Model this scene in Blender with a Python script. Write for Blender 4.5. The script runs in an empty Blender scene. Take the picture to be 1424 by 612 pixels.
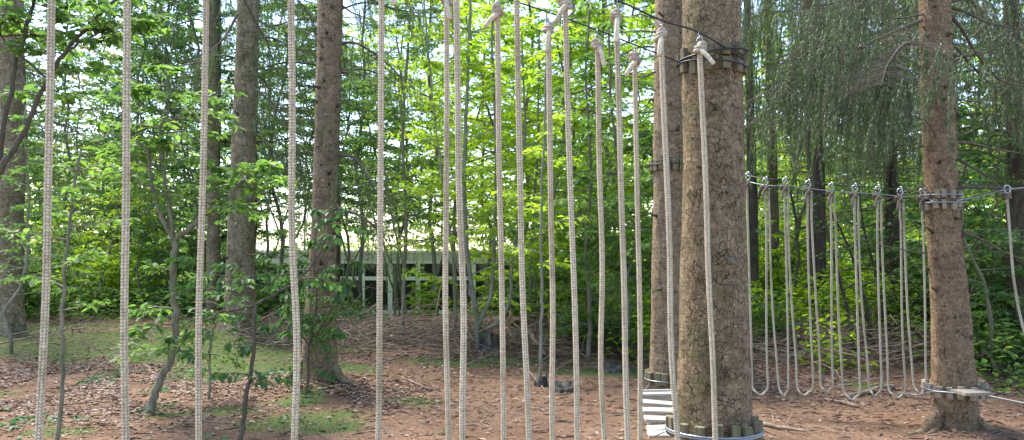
import bpy, math, random
import numpy as np
from mathutils import Vector, Matrix, noise as mnoise
S = bpy.context.scene
C = S.collection
F = 1117.0; CX, CY = 712.0, 306.0; HOR = 350.0; CH = 1.6
PITCH = math.atan((HOR-CY)/F)
R = math.radians
# ------------------------------------------------------------------ helpers
def P(px, py, Z):
    a = (px-CX)/F; b = -(py-CY)/F
    f = Vector((0, math.cos(PITCH), math.sin(PITCH))); u = Vector((0, -math.sin(PITCH), math.cos(PITCH)))
    d = f + a*Vector((1,0,0)) + b*u
    return Vector((0,0,CH)) + d*(Z/d.y)
def sst(a, b, x):
    t = np.clip((x-a)/(b-a), 0, 1); return t*t*(3-2*t)
def vnoise(x, y, s=1.0, seed=0):
    x = np.asarray(x, float)/s + seed*17.3; y = np.asarray(y, float)/s + seed*9.1
    xi = np.floor(x).astype(np.int64); yi = np.floor(y).astype(np.int64)
    fx = x-xi; fy = y-yi; fx = fx*fx*(3-2*fx); fy = fy*fy*(3-2*fy)
    def h(i, j):
        n = (i*374761393 + j*668265263 + seed*1442695) & 0x7fffffff
        n = ((n ^ (n >> 13))*1274126177) & 0x7fffffff
        n = (n ^ (n >> 16)) & 0xffff
        return n/65535.0
    return (h(xi,yi)*(1-fx)+h(xi+1,yi)*fx)*(1-fy) + (h(xi,yi+1)*(1-fx)+h(xi+1,yi+1)*fx)*fy
def g(x, y):
    x = np.asarray(x, float); y = np.asarray(y, float)
    z = 0.02 + 0.12*sst(8, 14, y)*sst(3, -3, x)
    z = z + 0.16*sst(9.5,14,y)*sst(-2.5,-6,x)
    z = z - 0.19*np.exp(-((x-4.6)/2.6)**2-((y-8)/3.5)**2)
    z = z - 1.0*sst(15.5, 23, y)*sst(-8, -4, x)
    rid = sst(-4.0,-2.0,x)*sst(4.6,2.4,x)
    z = z + 0.14*rid*np.exp(-((y-13.8-0.25*np.sin(x*1.3))/1.25)**2)*(0.75+0.5*vnoise(x,y,1.3,5))
    z = z + 0.34*sst(3.6,4.6,x)*np.exp(-((y-13.6)/1.3)**2)
    near = sst(60, 25, np.hypot(x,y))
    z = z + near*(0.06*(vnoise(x,y,2.1,1)-.5) + 0.022*(vnoise(x,y,.6,2)-.5) + 0.007*(vnoise(x,y,.21,3)-.5))
    z = z + 0.9*(1-near)*(vnoise(x,y,20,4)-.5)
    for (bx,by,h,w) in BUMPS:
        z = z + h*np.exp(-((x-bx)**2+(y-by)**2)/w**2)
    return z
BUMPS = []
def GP(px, Z, dz=0.0):
    x = (px-CX)/F*Z
    return Vector((x, Z, float(g(x, Z))+dz))
def moss_at(x, y):
    m = np.zeros_like(x, float)
    for (cx, cy, sx, sy, a) in [(-5.0,12.4,3.0,1.5,1.5),(-3.2,10.6,1.4,.7,1.4),(-2.9,12.2,1.0,.8,1.0),(-3.0,8.0,.9,.4,.9),(-5.8,9.0,.7,.4,.8),(-3.9,9.9,.8,.5,.9),(-1.9,7.6,.9,.7,.95),(-2.3,8.5,.5,.5,.8),(-1.0,8.6,.7,.6,.55),
                                (-8.0,13.5,2.5,2.2,.8),(-4.0,7.2,.6,.35,.7),(-4.2,15.5,3.0,1.6,.6),(1.4,10.5,1.5,.45,1.3),(-.3,11.3,1.5,.5,1.2),(-2.2,10.3,.8,.4,1.0),
                                (4.6,10.4,.5,.3,.8),(-1.9,6.2,.8,.5,.5),(6.3,9.2,.8,.9,.6),(-.6,7.0,.35,.4,.5)]:
        m = np.maximum(m, a*np.exp(-((x-cx)/sx)**2-((y-cy)/sy)**2))
    n = vnoise(x,y,.5,7)*.5+vnoise(x,y,.17,8)*.3+vnoise(x,y,1.3,9)*.2
    m = sst(.28,.85, m*(.35+1.25*n))
    far = sst(15,19,y)
    return np.clip(np.maximum(m, far*.9),0,1)
def litter_at(x, y):
    m = np.zeros_like(x, float)
    for (cx, cy, sx, sy, a) in [(-4.3,9.3,2.4,.75,1.1),(-4.8,8.3,2.2,.9,.7),(-2.4,9.3,1.0,.8,.8),(-5.5,10.6,1.5,.6,.8),(5.0,10.2,2.0,1.0,.6),(-1.6,8.9,.8,.7,.6),(.2,11.6,3.0,.8,.7)]:
        m = np.maximum(m, a*np.exp(-((x-cx)/sx)**2-((y-cy)/sy)**2))
    return m

class MB:
    def __init__(s): s.v=[]; s.q=[]; s.t=[]; s.n=0; s.mi=[]; s.sm=True
    def add(s, v, q=None, t=None):
        v = np.asarray(v, float).reshape(-1,3)
        if q is not None and len(q): s.q.append(np.asarray(q,int).reshape(-1,4)+s.n)
        if t is not None and len(t): s.t.append(np.asarray(t,int).reshape(-1,3)+s.n)
        s.v.append(v); s.n += len(v)
    def tube(s, pts, rad, sides=6, cap=True):
        pts = np.asarray([tuple(p) for p in pts], float); n=len(pts)
        rad = np.broadcast_to(np.asarray(rad,float), (n,)) if np.ndim(rad)==0 or len(np.atleast_1d(rad))==n else np.interp(np.linspace(0,1,n), np.linspace(0,1,len(rad)), rad)
        tan = np.gradient(pts, axis=0); tan /= np.linalg.norm(tan,axis=1,keepdims=True)+1e-9
        ref = np.array([0,0,1.0]) if abs(tan[:,2]).mean()<.8 else np.array([1.0,0,0])
        a = np.cross(tan, ref); a /= np.linalg.norm(a,axis=1,keepdims=True)+1e-9
        b = np.cross(tan, a)
        th = np.arange(sides)*2*np.pi/sides
        v = pts[:,None,:] + rad[:,None,None]*(np.cos(th)[None,:,None]*a[:,None,:]+np.sin(th)[None,:,None]*b[:,None,:])
        i = np.arange(n-1)[:,None]*sides; j=np.arange(sides)[None,:]; k=(j+1)%sides
        q = np.stack([i+j,i+k,i+sides+k,i+sides+j],-1).reshape(-1,4)
        vv = v.reshape(-1,3); t=[]
        if cap:
            vv = np.vstack([vv, pts[0], pts[-1]]); m=n*sides
            for c in range(sides):
                d=(c+1)%sides; t += [(m, d, c),(m+1,(n-1)*sides+c,(n-1)*sides+d)]
        s.add(vv, q, t)
    def box(s, c, ex, ey, ez, sx, sy, sz, bev=.15):
        c=np.array(c); ex,ey,ez=[np.array(e)/np.linalg.norm(e) for e in (ex,ey,ez)]
        b = bev*min(sx,sy,sz)
        rings=[]
        for zz,ins in ((-sz,b),(-sz+b,0),(sz-b,0),(sz,b)):
            hx,hy=sx-ins,sy-ins
            for (ux,uy) in ((-hx,-hy+b),(-hx+b,-hy),(hx-b,-hy),(hx,-hy+b),(hx,hy-b),(hx-b,hy),(-hx+b,hy),(-hx,hy-b)):
                rings.append(c+ex*ux+ey*uy+ez*zz)
        q=[]
        for r in range(3):
            for k in range(8): q.append((r*8+k,r*8+(k+1)%8,r*8+8+(k+1)%8,r*8+8+k))
        for o,rev in ((0,True),(24,False)):
            f=[(o,o+1,o+2,o+3),(o,o+3,o+4,o+7),(o+4,o+5,o+6,o+7)]
            q += [tuple(reversed(x)) for x in f] if rev else f
        s.add(rings,q)
    def build(s, name, mat, parent=None, smooth=True, link=True):
        me = bpy.data.meshes.new(name)
        v = np.vstack(s.v) if s.v else np.zeros((0,3))
        q = np.vstack(s.q) if s.q else np.zeros((0,4),int); t = np.vstack(s.t) if s.t else np.zeros((0,3),int)
        me.vertices.add(len(v)); me.vertices.foreach_set('co', v.astype(np.float32).ravel())
        nl = len(q)*4+len(t)*3
        me.loops.add(nl); me.loops.foreach_set('vertex_index', np.concatenate([q.ravel(), t.ravel()]).astype(np.int32))
        me.polygons.add(len(q)+len(t))
        st = np.concatenate([np.arange(len(q))*4, len(q)*4+np.arange(len(t))*3]).astype(np.int32)
        me.polygons.foreach_set('loop_start', st)
        me.update(calc_edges=True)
        me.polygons.foreach_set('use_smooth', np.full(len(q)+len(t), smooth))
        me.materials.append(mat)
        o = bpy.data.objects.new(name, me)
        C.objects.link(o)
        if parent: o.parent = parent
        return o
def tag(o, label=None, cat=None, group=None, kind=None):
    if label: o['label']=label
    if cat: o['category']=cat
    if group: o['group']=group
    if kind: o['kind']=kind
    return o
def empty(name, loc, label, cat, group=None):
    o = bpy.data.objects.new(name, None); C.objects.link(o); o.location = loc; o.empty_display_size=.2
    return tag(o,label,cat,group)
def adopt(o, root):   # parent world-space mesh under an empty at root.location
    o.parent = root
    o.location = -Vector(root.location)
    return o
def copy_tree(o, parent=None):
    c = o.copy(); C.objects.link(c)
    if parent: c.parent = parent
    for ch in list(o.children): copy_tree(ch, c)
    return c
def spline(pts, n):
    pts=[np.array(tuple(p),float) for p in pts]
    if len(pts)==2: return np.array([pts[0]+(pts[1]-pts[0])*t for t in np.linspace(0,1,n)])
    p=[2*pts[0]-pts[1]]+pts+[2*pts[-1]-pts[-2]]; out=[]; m=len(pts)-1
    for u in np.linspace(0,m-1e-6,n):
        i=int(u); t=u-i; a,b,c,d=p[i],p[i+1],p[i+2],p[i+3]
        out.append(.5*((2*b)+(-a+c)*t+(2*a-5*b+4*c-d)*t*t+(-a+3*b-3*c+d)*t**3))
    return np.array(out)

# ------------------------------------------------------------------ materials
def newmat(name):
    m=bpy.data.materials.new(name); m.use_nodes=True
    nt=m.node_tree; nt.nodes.clear(); out=nt.nodes.new('ShaderNodeOutputMaterial')
    return m,nt,out
def N(nt,t,**k):
    n=nt.nodes.new(t)
    for a,b in k.items():
        if a.startswith('_'): setattr(n,a[1:],b)
        else:
            n.inputs[a.replace('__',' ')].default_value=b
    return n
def ramp(nt, src, stops):
    r=nt.nodes.new('ShaderNodeValToRGB'); e=r.color_ramp.elements
    while len(e)<len(stops): e.new(.5)
    for el,(p,c) in zip(e,stops): el.position=p; el.color=(*c,1)
    nt.links.new(src,r.inputs[0]); return r.outputs[0]
def mixc(nt, fac, a, b, mode='MIX'):
    m=nt.nodes.new('ShaderNodeMix'); m.data_type='RGBA'; m.blend_type=mode
    for sock,v in ((0,fac),(6,a),(7,b)):
        if isinstance(v,(int,float)): m.inputs[sock].default_value=v
        elif isinstance(v,tuple): m.inputs[sock].default_value=(*v,1)
        else: nt.links.new(v,m.inputs[sock])
    return m.outputs[2]
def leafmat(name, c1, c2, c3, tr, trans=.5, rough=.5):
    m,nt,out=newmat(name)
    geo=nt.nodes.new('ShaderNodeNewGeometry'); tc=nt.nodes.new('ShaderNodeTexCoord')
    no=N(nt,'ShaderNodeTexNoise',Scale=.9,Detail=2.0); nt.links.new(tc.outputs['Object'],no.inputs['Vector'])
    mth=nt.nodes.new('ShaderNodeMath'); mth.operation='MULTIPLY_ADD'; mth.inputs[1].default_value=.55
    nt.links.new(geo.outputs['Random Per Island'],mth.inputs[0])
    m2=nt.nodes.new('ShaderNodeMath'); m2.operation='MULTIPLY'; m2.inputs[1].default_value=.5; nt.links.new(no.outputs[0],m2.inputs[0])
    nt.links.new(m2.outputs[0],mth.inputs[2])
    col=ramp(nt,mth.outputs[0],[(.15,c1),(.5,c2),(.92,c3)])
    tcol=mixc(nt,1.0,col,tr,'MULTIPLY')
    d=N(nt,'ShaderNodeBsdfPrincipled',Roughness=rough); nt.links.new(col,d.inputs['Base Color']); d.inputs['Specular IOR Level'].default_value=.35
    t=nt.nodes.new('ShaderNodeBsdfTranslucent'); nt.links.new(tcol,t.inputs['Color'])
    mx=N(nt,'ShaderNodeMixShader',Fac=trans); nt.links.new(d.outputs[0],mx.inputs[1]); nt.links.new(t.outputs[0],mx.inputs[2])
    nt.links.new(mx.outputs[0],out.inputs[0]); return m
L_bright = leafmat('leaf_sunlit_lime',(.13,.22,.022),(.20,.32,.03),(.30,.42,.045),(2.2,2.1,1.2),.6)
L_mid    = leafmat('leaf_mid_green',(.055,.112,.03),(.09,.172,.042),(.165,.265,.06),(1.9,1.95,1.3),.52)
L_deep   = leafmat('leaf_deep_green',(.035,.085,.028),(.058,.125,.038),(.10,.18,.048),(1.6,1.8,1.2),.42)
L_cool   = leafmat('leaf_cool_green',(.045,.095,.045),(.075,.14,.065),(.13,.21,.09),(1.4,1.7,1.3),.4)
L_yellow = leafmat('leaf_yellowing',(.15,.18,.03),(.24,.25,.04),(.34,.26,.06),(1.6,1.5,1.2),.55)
L_needle = leafmat('spruce_needles',(.052,.082,.038),(.09,.13,.058),(.17,.205,.095),(1.3,1.5,1.2),.25)
L_needle2= leafmat('spruce_needles_light',(.05,.09,.03),(.085,.14,.045),(.14,.20,.065),(1.5,1.6,1.2),.35)
L_grass  = leafmat('grass_blades',(.045,.07,.024),(.07,.10,.034),(.13,.145,.06),(1.4,1.4,1.2),.3)
L_litter = leafmat('dead_leaves',(.08,.05,.038),(.18,.115,.085),(.44,.33,.25),(1,.9,.8),.12,.75)
def woodmat(name, stops, scale=(1,1,.25), nscale=14, bump=.35, moss=0.0, moss_c=(.09,.12,.035), rough=.9, dist=.01):
    m,nt,out=newmat(name)
    tc=nt.nodes.new('ShaderNodeTexCoord'); mp=nt.nodes.new('ShaderNodeMapping'); mp.inputs['Scale'].default_value=scale
    nt.links.new(tc.outputs['Object'],mp.inputs[0])
    n1=N(nt,'ShaderNodeTexNoise',Scale=nscale,Detail=8.0,Roughness=.65); nt.links.new(mp.outputs[0],n1.inputs['Vector'])
    col=ramp(nt,n1.outputs[0],stops)
    if moss>0:
        n2=N(nt,'ShaderNodeTexNoise',Scale=2.2,Detail=6.0,Roughness=.7); nt.links.new(tc.outputs['Object'],n2.inputs['Vector'])
        f=ramp(nt,n2.outputs[0],[(.62-moss*.3,(0,0,0)),(.78-moss*.25,(1,1,1))])
        col=mixc(nt,f,col,moss_c)
    p=N(nt,'ShaderNodeBsdfPrincipled',Roughness=rough); p.inputs['Specular IOR Level'].default_value=.2
    nt.links.new(col,p.inputs['Base Color'])
    b=N(nt,'ShaderNodeBump',Strength=bump,Distance=dist); nt.links.new(n1.outputs[0],b.inputs['Height']); nt.links.new(b.outputs[0],p.inputs['Normal'])
    nt.links.new(p.outputs[0],out.inputs[0]); return m
W_twig  = woodmat('dark_twig_bark',[(.3,(.055,.046,.034)),(.7,(.14,.12,.09))],nscale=30)
W_stem  = woodmat('grey_stem_bark',[(.3,(.11,.10,.072)),(.7,(.28,.25,.19))],nscale=25,moss=.35)
W_pale  = woodmat('pale_stem_bark',[(.3,(.13,.13,.10)),(.7,(.30,.29,.23))],nscale=25,moss=.25)
W_dark  = woodmat('dark_trunk_bark',[(.3,(.035,.028,.022)),(.7,(.12,.09,.07))],nscale=18,moss=.3,bump=.8)
W_dead  = woodmat('dead_wood',[(.25,(.09,.062,.045)),(.5,(.24,.175,.13)),(.8,(.48,.39,.31))],nscale=9,scale=(1,1,1))
W_block = woodmat('weathered_block_wood',[(.25,(.085,.078,.045)),(.55,(.18,.155,.10)),(.8,(.30,.265,.19))],nscale=26,scale=(1,1,.15),moss=.3,moss_c=(.10,.115,.045),bump=.5)
W_blockp= woodmat('pale_block_wood',[(.25,(.17,.145,.105)),(.55,(.30,.26,.20)),(.8,(.42,.37,.30))],nscale=26,scale=(1,1,.15),bump=.5)  # block wood lightened: light on the right trunk's collars put into the colour
W_plank = woodmat('weathered_grey_plank',[(.25,(.26,.25,.215)),(.6,(.46,.44,.38)),(.85,(.62,.60,.54))],nscale=22,scale=(.12,1,1),bump=.5)
W_stump = woodmat('charred_stump_wood',[(.3,(.02,.02,.018)),(.5,(.07,.064,.055)),(.7,(.20,.175,.14))],nscale=14,scale=(1,1,.2),moss=.3,bump=1.0,dist=.03)
def barkmat(name, vscale, plate, plate2, crack, crackw, moss=0.0, bump=1.0, zs=.62, kn=0.25, side=None):
    m,nt,out=newmat(name)
    tc=nt.nodes.new('ShaderNodeTexCoord'); mp=nt.nodes.new('ShaderNodeMapping'); mp.inputs['Scale'].default_value=(1,1,zs)
    nt.links.new(tc.outputs['Object'],mp.inputs[0])
    dn=N(nt,'ShaderNodeTexNoise',Scale=9.0,Detail=4.0); nt.links.new(mp.outputs[0],dn.inputs['Vector'])
    sc=nt.nodes.new('ShaderNodeVectorMath'); sc.operation='SCALE'; sc.inputs['Scale'].default_value=.09; nt.links.new(dn.outputs['Color'],sc.inputs[0])
    ad=nt.nodes.new('ShaderNodeVectorMath'); ad.operation='ADD'; nt.links.new(mp.outputs[0],ad.inputs[0]); nt.links.new(sc.outputs[0],ad.inputs[1])
    vo=N(nt,'ShaderNodeTexVoronoi',Scale=vscale); vo.feature='DISTANCE_TO_EDGE'; nt.links.new(ad.outputs[0],vo.inputs['Vector'])
    vc=N(nt,'ShaderNodeTexVoronoi',Scale=vscale); vc.feature='F1'; nt.links.new(ad.outputs[0],vc.inputs['Vector'])
    big=N(nt,'ShaderNodeTexNoise',Scale=11.0,Detail=4.0); nt.links.new(tc.outputs['Object'],big.inputs['Vector'])
    fin=N(nt,'ShaderNodeTexNoise',Scale=70.0,Detail=5.0,Roughness=.7); nt.links.new(mp.outputs[0],fin.inputs['Vector'])
    # crack width varies with large noise so parts of the trunk are smooth
    th=nt.nodes.new('ShaderNodeMath'); th.operation='MULTIPLY'; th.inputs[1].default_value=crackw*4; nt.links.new(big.outputs[0],th.inputs[0])
    th2=nt.nodes.new('ShaderNodeMath'); th2.operation='SUBTRACT'; th2.inputs[1].default_value=crackw*1.25; nt.links.new(th.outputs[0],th2.inputs[0])
    th3=nt.nodes.new('ShaderNodeMath'); th3.operation='MAXIMUM'; th3.inputs[1].default_value=.004; nt.links.new(th2.outputs[0],th3.inputs[0]); th=th3
    dv=nt.nodes.new('ShaderNodeMath'); dv.operation='DIVIDE'; dv.use_clamp=True; nt.links.new(vo.outputs['Distance'],dv.inputs[0]); nt.links.new(th.outputs[0],dv.inputs[1])
    sepc=nt.nodes.new('ShaderNodeSeparateColor'); nt.links.new(vc.outputs['Color'],sepc.inputs[0])
    mixv=nt.nodes.new('ShaderNodeMath'); mixv.operation='MULTIPLY_ADD'; mixv.inputs[1].default_value=.45; nt.links.new(sepc.outputs[0],mixv.inputs[0])
    hf=nt.nodes.new('ShaderNodeMath'); hf.operation='MULTIPLY'; hf.inputs[1].default_value=.6; nt.links.new(fin.outputs[0],hf.inputs[0]); nt.links.new(hf.outputs[0],mixv.inputs[2])
    col=ramp(nt,mixv.outputs[0],[(.2,plate),(.75,plate2)])
    if moss>0:
        n2=N(nt,'ShaderNodeTexNoise',Scale=3.5,Detail=6.0,Roughness=.7); nt.links.new(tc.outputs['Object'],n2.inputs['Vector'])
        src=n2.outputs[0]
        if side is not None:
            geo=nt.nodes.new('ShaderNodeNewGeometry'); dt=nt.nodes.new('ShaderNodeVectorMath'); dt.operation='DOT_PRODUCT'; dt.inputs[1].default_value=side
            nt.links.new(geo.outputs['True Normal'],dt.inputs[0]); ma=nt.nodes.new('ShaderNodeMath'); ma.operation='MULTIPLY_ADD'; ma.inputs[1].default_value=.16
            nt.links.new(dt.outputs['Value'],ma.inputs[0]); nt.links.new(n2.outputs[0],ma.inputs[2]); src=ma.outputs[0]
        f=ramp(nt,src,[(.66-moss*.3,(0,0,0)),(.85-moss*.25,(.75,.75,.75))])
        col=mixc(nt,f,col,(.135,.122,.055))
    mp2=nt.nodes.new('ShaderNodeMapping'); mp2.inputs['Scale'].default_value=(1,1,5); nt.links.new(tc.outputs['Object'],mp2.inputs[0])
    wr=N(nt,'ShaderNodeTexNoise',Scale=7.0,Detail=7.0,Roughness=.7); nt.links.new(mp2.outputs[0],wr.inputs['Vector'])
    mot=N(nt,'ShaderNodeTexNoise',Scale=6.0,Detail=6.0,Roughness=.75); nt.links.new(tc.outputs['Object'],mot.inputs['Vector'])
    col=mixc(nt,1.0,col,ramp(nt,mot.outputs[0],[(.35,(.72,.70,.68)),(.6,(1.12,1.12,1.10))]),'MULTIPLY')
    col=mixc(nt,1.0,col,ramp(nt,wr.outputs[0],[(.33,(.62,.60,.58)),(.48,(1.03,1.03,1.03))]),'MULTIPLY')
    col=mixc(nt,dv.outputs[0],crack,col)
    p=N(nt,'ShaderNodeBsdfPrincipled',Roughness=.9); p.inputs['Specular IOR Level'].default_value=.2
    nt.links.new(col,p.inputs['Base Color'])
    h0=nt.nodes.new('ShaderNodeMath'); h0.operation='MULTIPLY_ADD'; h0.inputs[1].default_value=1.3; nt.links.new(wr.outputs[0],h0.inputs[0]); nt.links.new(dv.outputs[0],h0.inputs[2])
    hh=nt.nodes.new('ShaderNodeMath'); hh.operation='MULTIPLY_ADD'; hh.inputs[1].default_value=.5; nt.links.new(fin.outputs[0],hh.inputs[0]); nt.links.new(h0.outputs[0],hh.inputs[2])
    b=N(nt,'ShaderNodeBump',Strength=bump,Distance=.020); nt.links.new(hh.outputs[0],b.inputs['Height']); nt.links.new(b.outputs[0],p.inputs['Normal'])
    nt.links.new(p.outputs[0],out.inputs[0]); return m
B_scaly = barkmat('scaly_spruce_bark',43,(.18,.128,.078),(.34,.25,.16),(.065,.042,.026),.055,moss=.38,bump=1.0,side=(-1,-.2,0))
B_brown = barkmat('brown_spruce_bark',44,(.19,.137,.088),(.32,.24,.16),(.085,.056,.035),.04,moss=.08,bump=1.0)
B_foot  = barkmat('brown_bark_with_moss',44,(.19,.137,.088),(.32,.24,.16),(.085,.056,.035),.04,moss=.55,bump=1.0)
B_warm  = barkmat('warm_brown_spruce_bark',44,(.19,.128,.078),(.33,.232,.148),(.085,.052,.032),.04,moss=.10,bump=1.0)
B_mossy = barkmat('mossy_spruce_bark',30,(.20,.16,.10),(.37,.31,.21),(.06,.042,.03),.06,moss=.85,bump=.8)
def simple(name, c, rough=.5, metal=0.0, nscale=None, var=.25, bump=0, scale=(1,1,1), stain=False):
    m,nt,out=newmat(name); p=N(nt,'ShaderNodeBsdfPrincipled',Roughness=rough,Metallic=metal)
    tc=nt.nodes.new('ShaderNodeTexCoord'); mp=nt.nodes.new('ShaderNodeMapping'); mp.inputs['Scale'].default_value=scale; nt.links.new(tc.outputs['Object'],mp.inputs[0])
    n1=N(nt,'ShaderNodeTexNoise',Scale=nscale or 20,Detail=5.0); nt.links.new(mp.outputs[0],n1.inputs['Vector'])
    col=ramp(nt,n1.outputs[0],[(.3,tuple(x*(1-var) for x in c)),(.7,tuple(min(1,x*(1+var)) for x in c))])
    if stain:
        n3=N(nt,'ShaderNodeTexNoise',Scale=2.6,Detail=5.0,Roughness=.7); oi=nt.nodes.new('ShaderNodeObjectInfo'); av=nt.nodes.new('ShaderNodeVectorMath'); av.operation='ADD'
        nt.links.new(tc.outputs['Object'],av.inputs[0]); cmb=nt.nodes.new('ShaderNodeMath'); cmb.operation='MULTIPLY'; cmb.inputs[1].default_value=40; nt.links.new(oi.outputs['Random'],cmb.inputs[0]); nt.links.new(cmb.outputs[0],av.inputs[1]); nt.links.new(av.outputs[0],n3.inputs['Vector'])
        col=mixc(nt,1.0,col,ramp(nt,n3.outputs[0],[(.32,(.66,.64,.58)),(.52,(1,1,1))]),'MULTIPLY')
    nt.links.new(col,p.inputs['Base Color'])
    if bump:
        b=N(nt,'ShaderNodeBump',Strength=bump,Distance=.003); nt.links.new(n1.outputs[0],b.inputs['Height']); nt.links.new(b.outputs[0],p.inputs['Normal'])
    nt.links.new(p.outputs[0],out.inputs[0]); return m
M_rope  = simple('braided_rope_fibre',(.66,.58,.44),.85,nscale=60,var=.28,bump=.3,stain=True)
M_rope2 = simple('hanging_loop_rope_fibre',(.40,.365,.285),.85,nscale=120,var=.3,bump=.5,stain=True)
M_rope_tan = simple('braided_rope_tan_fibre',(.40,.31,.20),.85,nscale=60,var=.28,bump=.3,stain=True)
M_core  = simple('rope_core_fibre',(.20,.16,.125),.9,nscale=60)
M_knot  = simple('knot_rope_fibre',(.40,.325,.245),.85,nscale=160,var=.4,bump=.8)
M_knotd = simple('old_knot_rope_fibre',(.16,.13,.10),.85,nscale=160,var=.4,bump=.8)
M_steel = simple('galvanised_steel',(.45,.46,.47),.35,.9,nscale=40,var=.2)
M_cable = simple('dark_steel_cable',(.05,.05,.052),.5,.6,nscale=200,var=.4)
M_cableg= simple('grey_steel_cable',(.28,.30,.33),.45,.7,nscale=200,var=.3)
M_white = simple('white_painted_frame',(.92,.92,.91),.5,nscale=3,var=.04)
M_wall  = simple('cream_rendered_wall',(.9,.89,.87),.8,nscale=2,var=.06)
M_roof  = simple('pale_grey_roof_sheet',(.62,.63,.64),.5,nscale=2,var=.08)
def glassmat():
    m,nt,out=newmat('window_glass'); p=N(nt,'ShaderNodeBsdfPrincipled',Roughness=.03)
    p.inputs['Base Color'].default_value=(.03,.04,.04,1); p.inputs['Specular IOR Level'].default_value=.5; p.inputs['IOR'].default_value=1.5
    nt.links.new(p.outputs[0],out.inputs[0]); return m
M_glass=glassmat()

# ground material
def groundmat():
    m,nt,out=newmat('forest_floor')
    tc=nt.nodes.new('ShaderNodeTexCoord'); co=tc.outputs['Object']
    def nz(s,d=6.0,r=.65):
        n=N(nt,'ShaderNodeTexNoise',Scale=s,Detail=d,Roughness=r); nt.links.new(co,n.inputs['Vector']); return n.outputs[0]
    fine=nz(38,8,.75); mid=nz(5); big=nz(.8,4)
    needles=ramp(nt,fine,[(.28,(.08,.05,.034)),(.5,(.185,.118,.08)),(.72,(.33,.235,.17))])
    patch=ramp(nt,mid,[(.4,(.86,.82,.78)),(.62,(1.12,1.1,1.08))])
    needles=mixc(nt,1.0,needles,patch,'MULTIPLY')
    dark=ramp(nt,big,[(.35,(.75,.72,.7)),(.6,(1.05,1.05,1.05))])
    needles=mixc(nt,1.0,needles,dark,'MULTIPLY')
    a=N(nt,'ShaderNodeAttribute'); a.attribute_name='moss'
    mc=ramp(nt,fine,[(.3,(.05,.07,.024)),(.6,(.105,.135,.045)),(.8,(.18,.18,.085))])
    md=nt.nodes.new('ShaderNodeMath'); md.operation='MULTIPLY_ADD'; md.inputs[1].default_value=1.6; md.inputs[2].default_value=-.3; md.use_clamp=True
    nt.links.new(a.outputs['Fac'],md.inputs[0])
    col=mixc(nt,md.outputs[0],needles,mc)
    p=N(nt,'ShaderNodeBsdfPrincipled',Roughness=.95); p.inputs['Specular IOR Level'].default_value=.1
    nt.links.new(col,p.inputs['Base Color'])
    b=N(nt,'ShaderNodeBump',Strength=.8,Distance=.02); nt.links.new(fine,b.inputs['Height']); nt.links.new(b.outputs[0],p.inputs['Normal'])
    nt.links.new(p.outputs[0],out.inputs[0]); return m
M_ground=groundmat()

# ------------------------------------------------------------------ foliage engines
def leaf_mesh(mb, pos, d, nrm, size, asp=.55, fold=.18, six=False):
    n=len(pos)
    if n==0: return
    d=d/(np.linalg.norm(d,axis=1,keepdims=True)+1e-9)
    s=np.cross(d,nrm); s/=np.linalg.norm(s,axis=1,keepdims=True)+1e-9
    u=np.cross(s,d)
    L=size[:,None]; w=L*asp*.5
    if not six:
        v=np.stack([pos, pos+d*L*.45+s*w+u*L*fold*.5, pos+d*L-u*L*.12, pos+d*L*.45-s*w+u*L*fold*.5],1)
        o=np.arange(n)[:,None]*4
        t=np.concatenate([o+np.array([[0,2,1]]), o+np.array([[0,3,2]])])
        mb.add(v.reshape(-1,3), None, t)
    else:
        v=np.stack([pos, pos+d*L*.3+s*w+u*L*fold*.4, pos+d*L*.68+s*w*.78+u*L*fold*.25, pos+d*L-u*L*.15, pos+d*L*.68-s*w*.78+u*L*fold*.25, pos+d*L*.3-s*w+u*L*fold*.4],1)
        o=np.arange(n)[:,None]*6
        q=np.concatenate([o+np.array([[0,3,2,1]]), o+np.array([[0,5,4,3]])])
        mb.add(v.reshape(-1,3), q)
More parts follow.
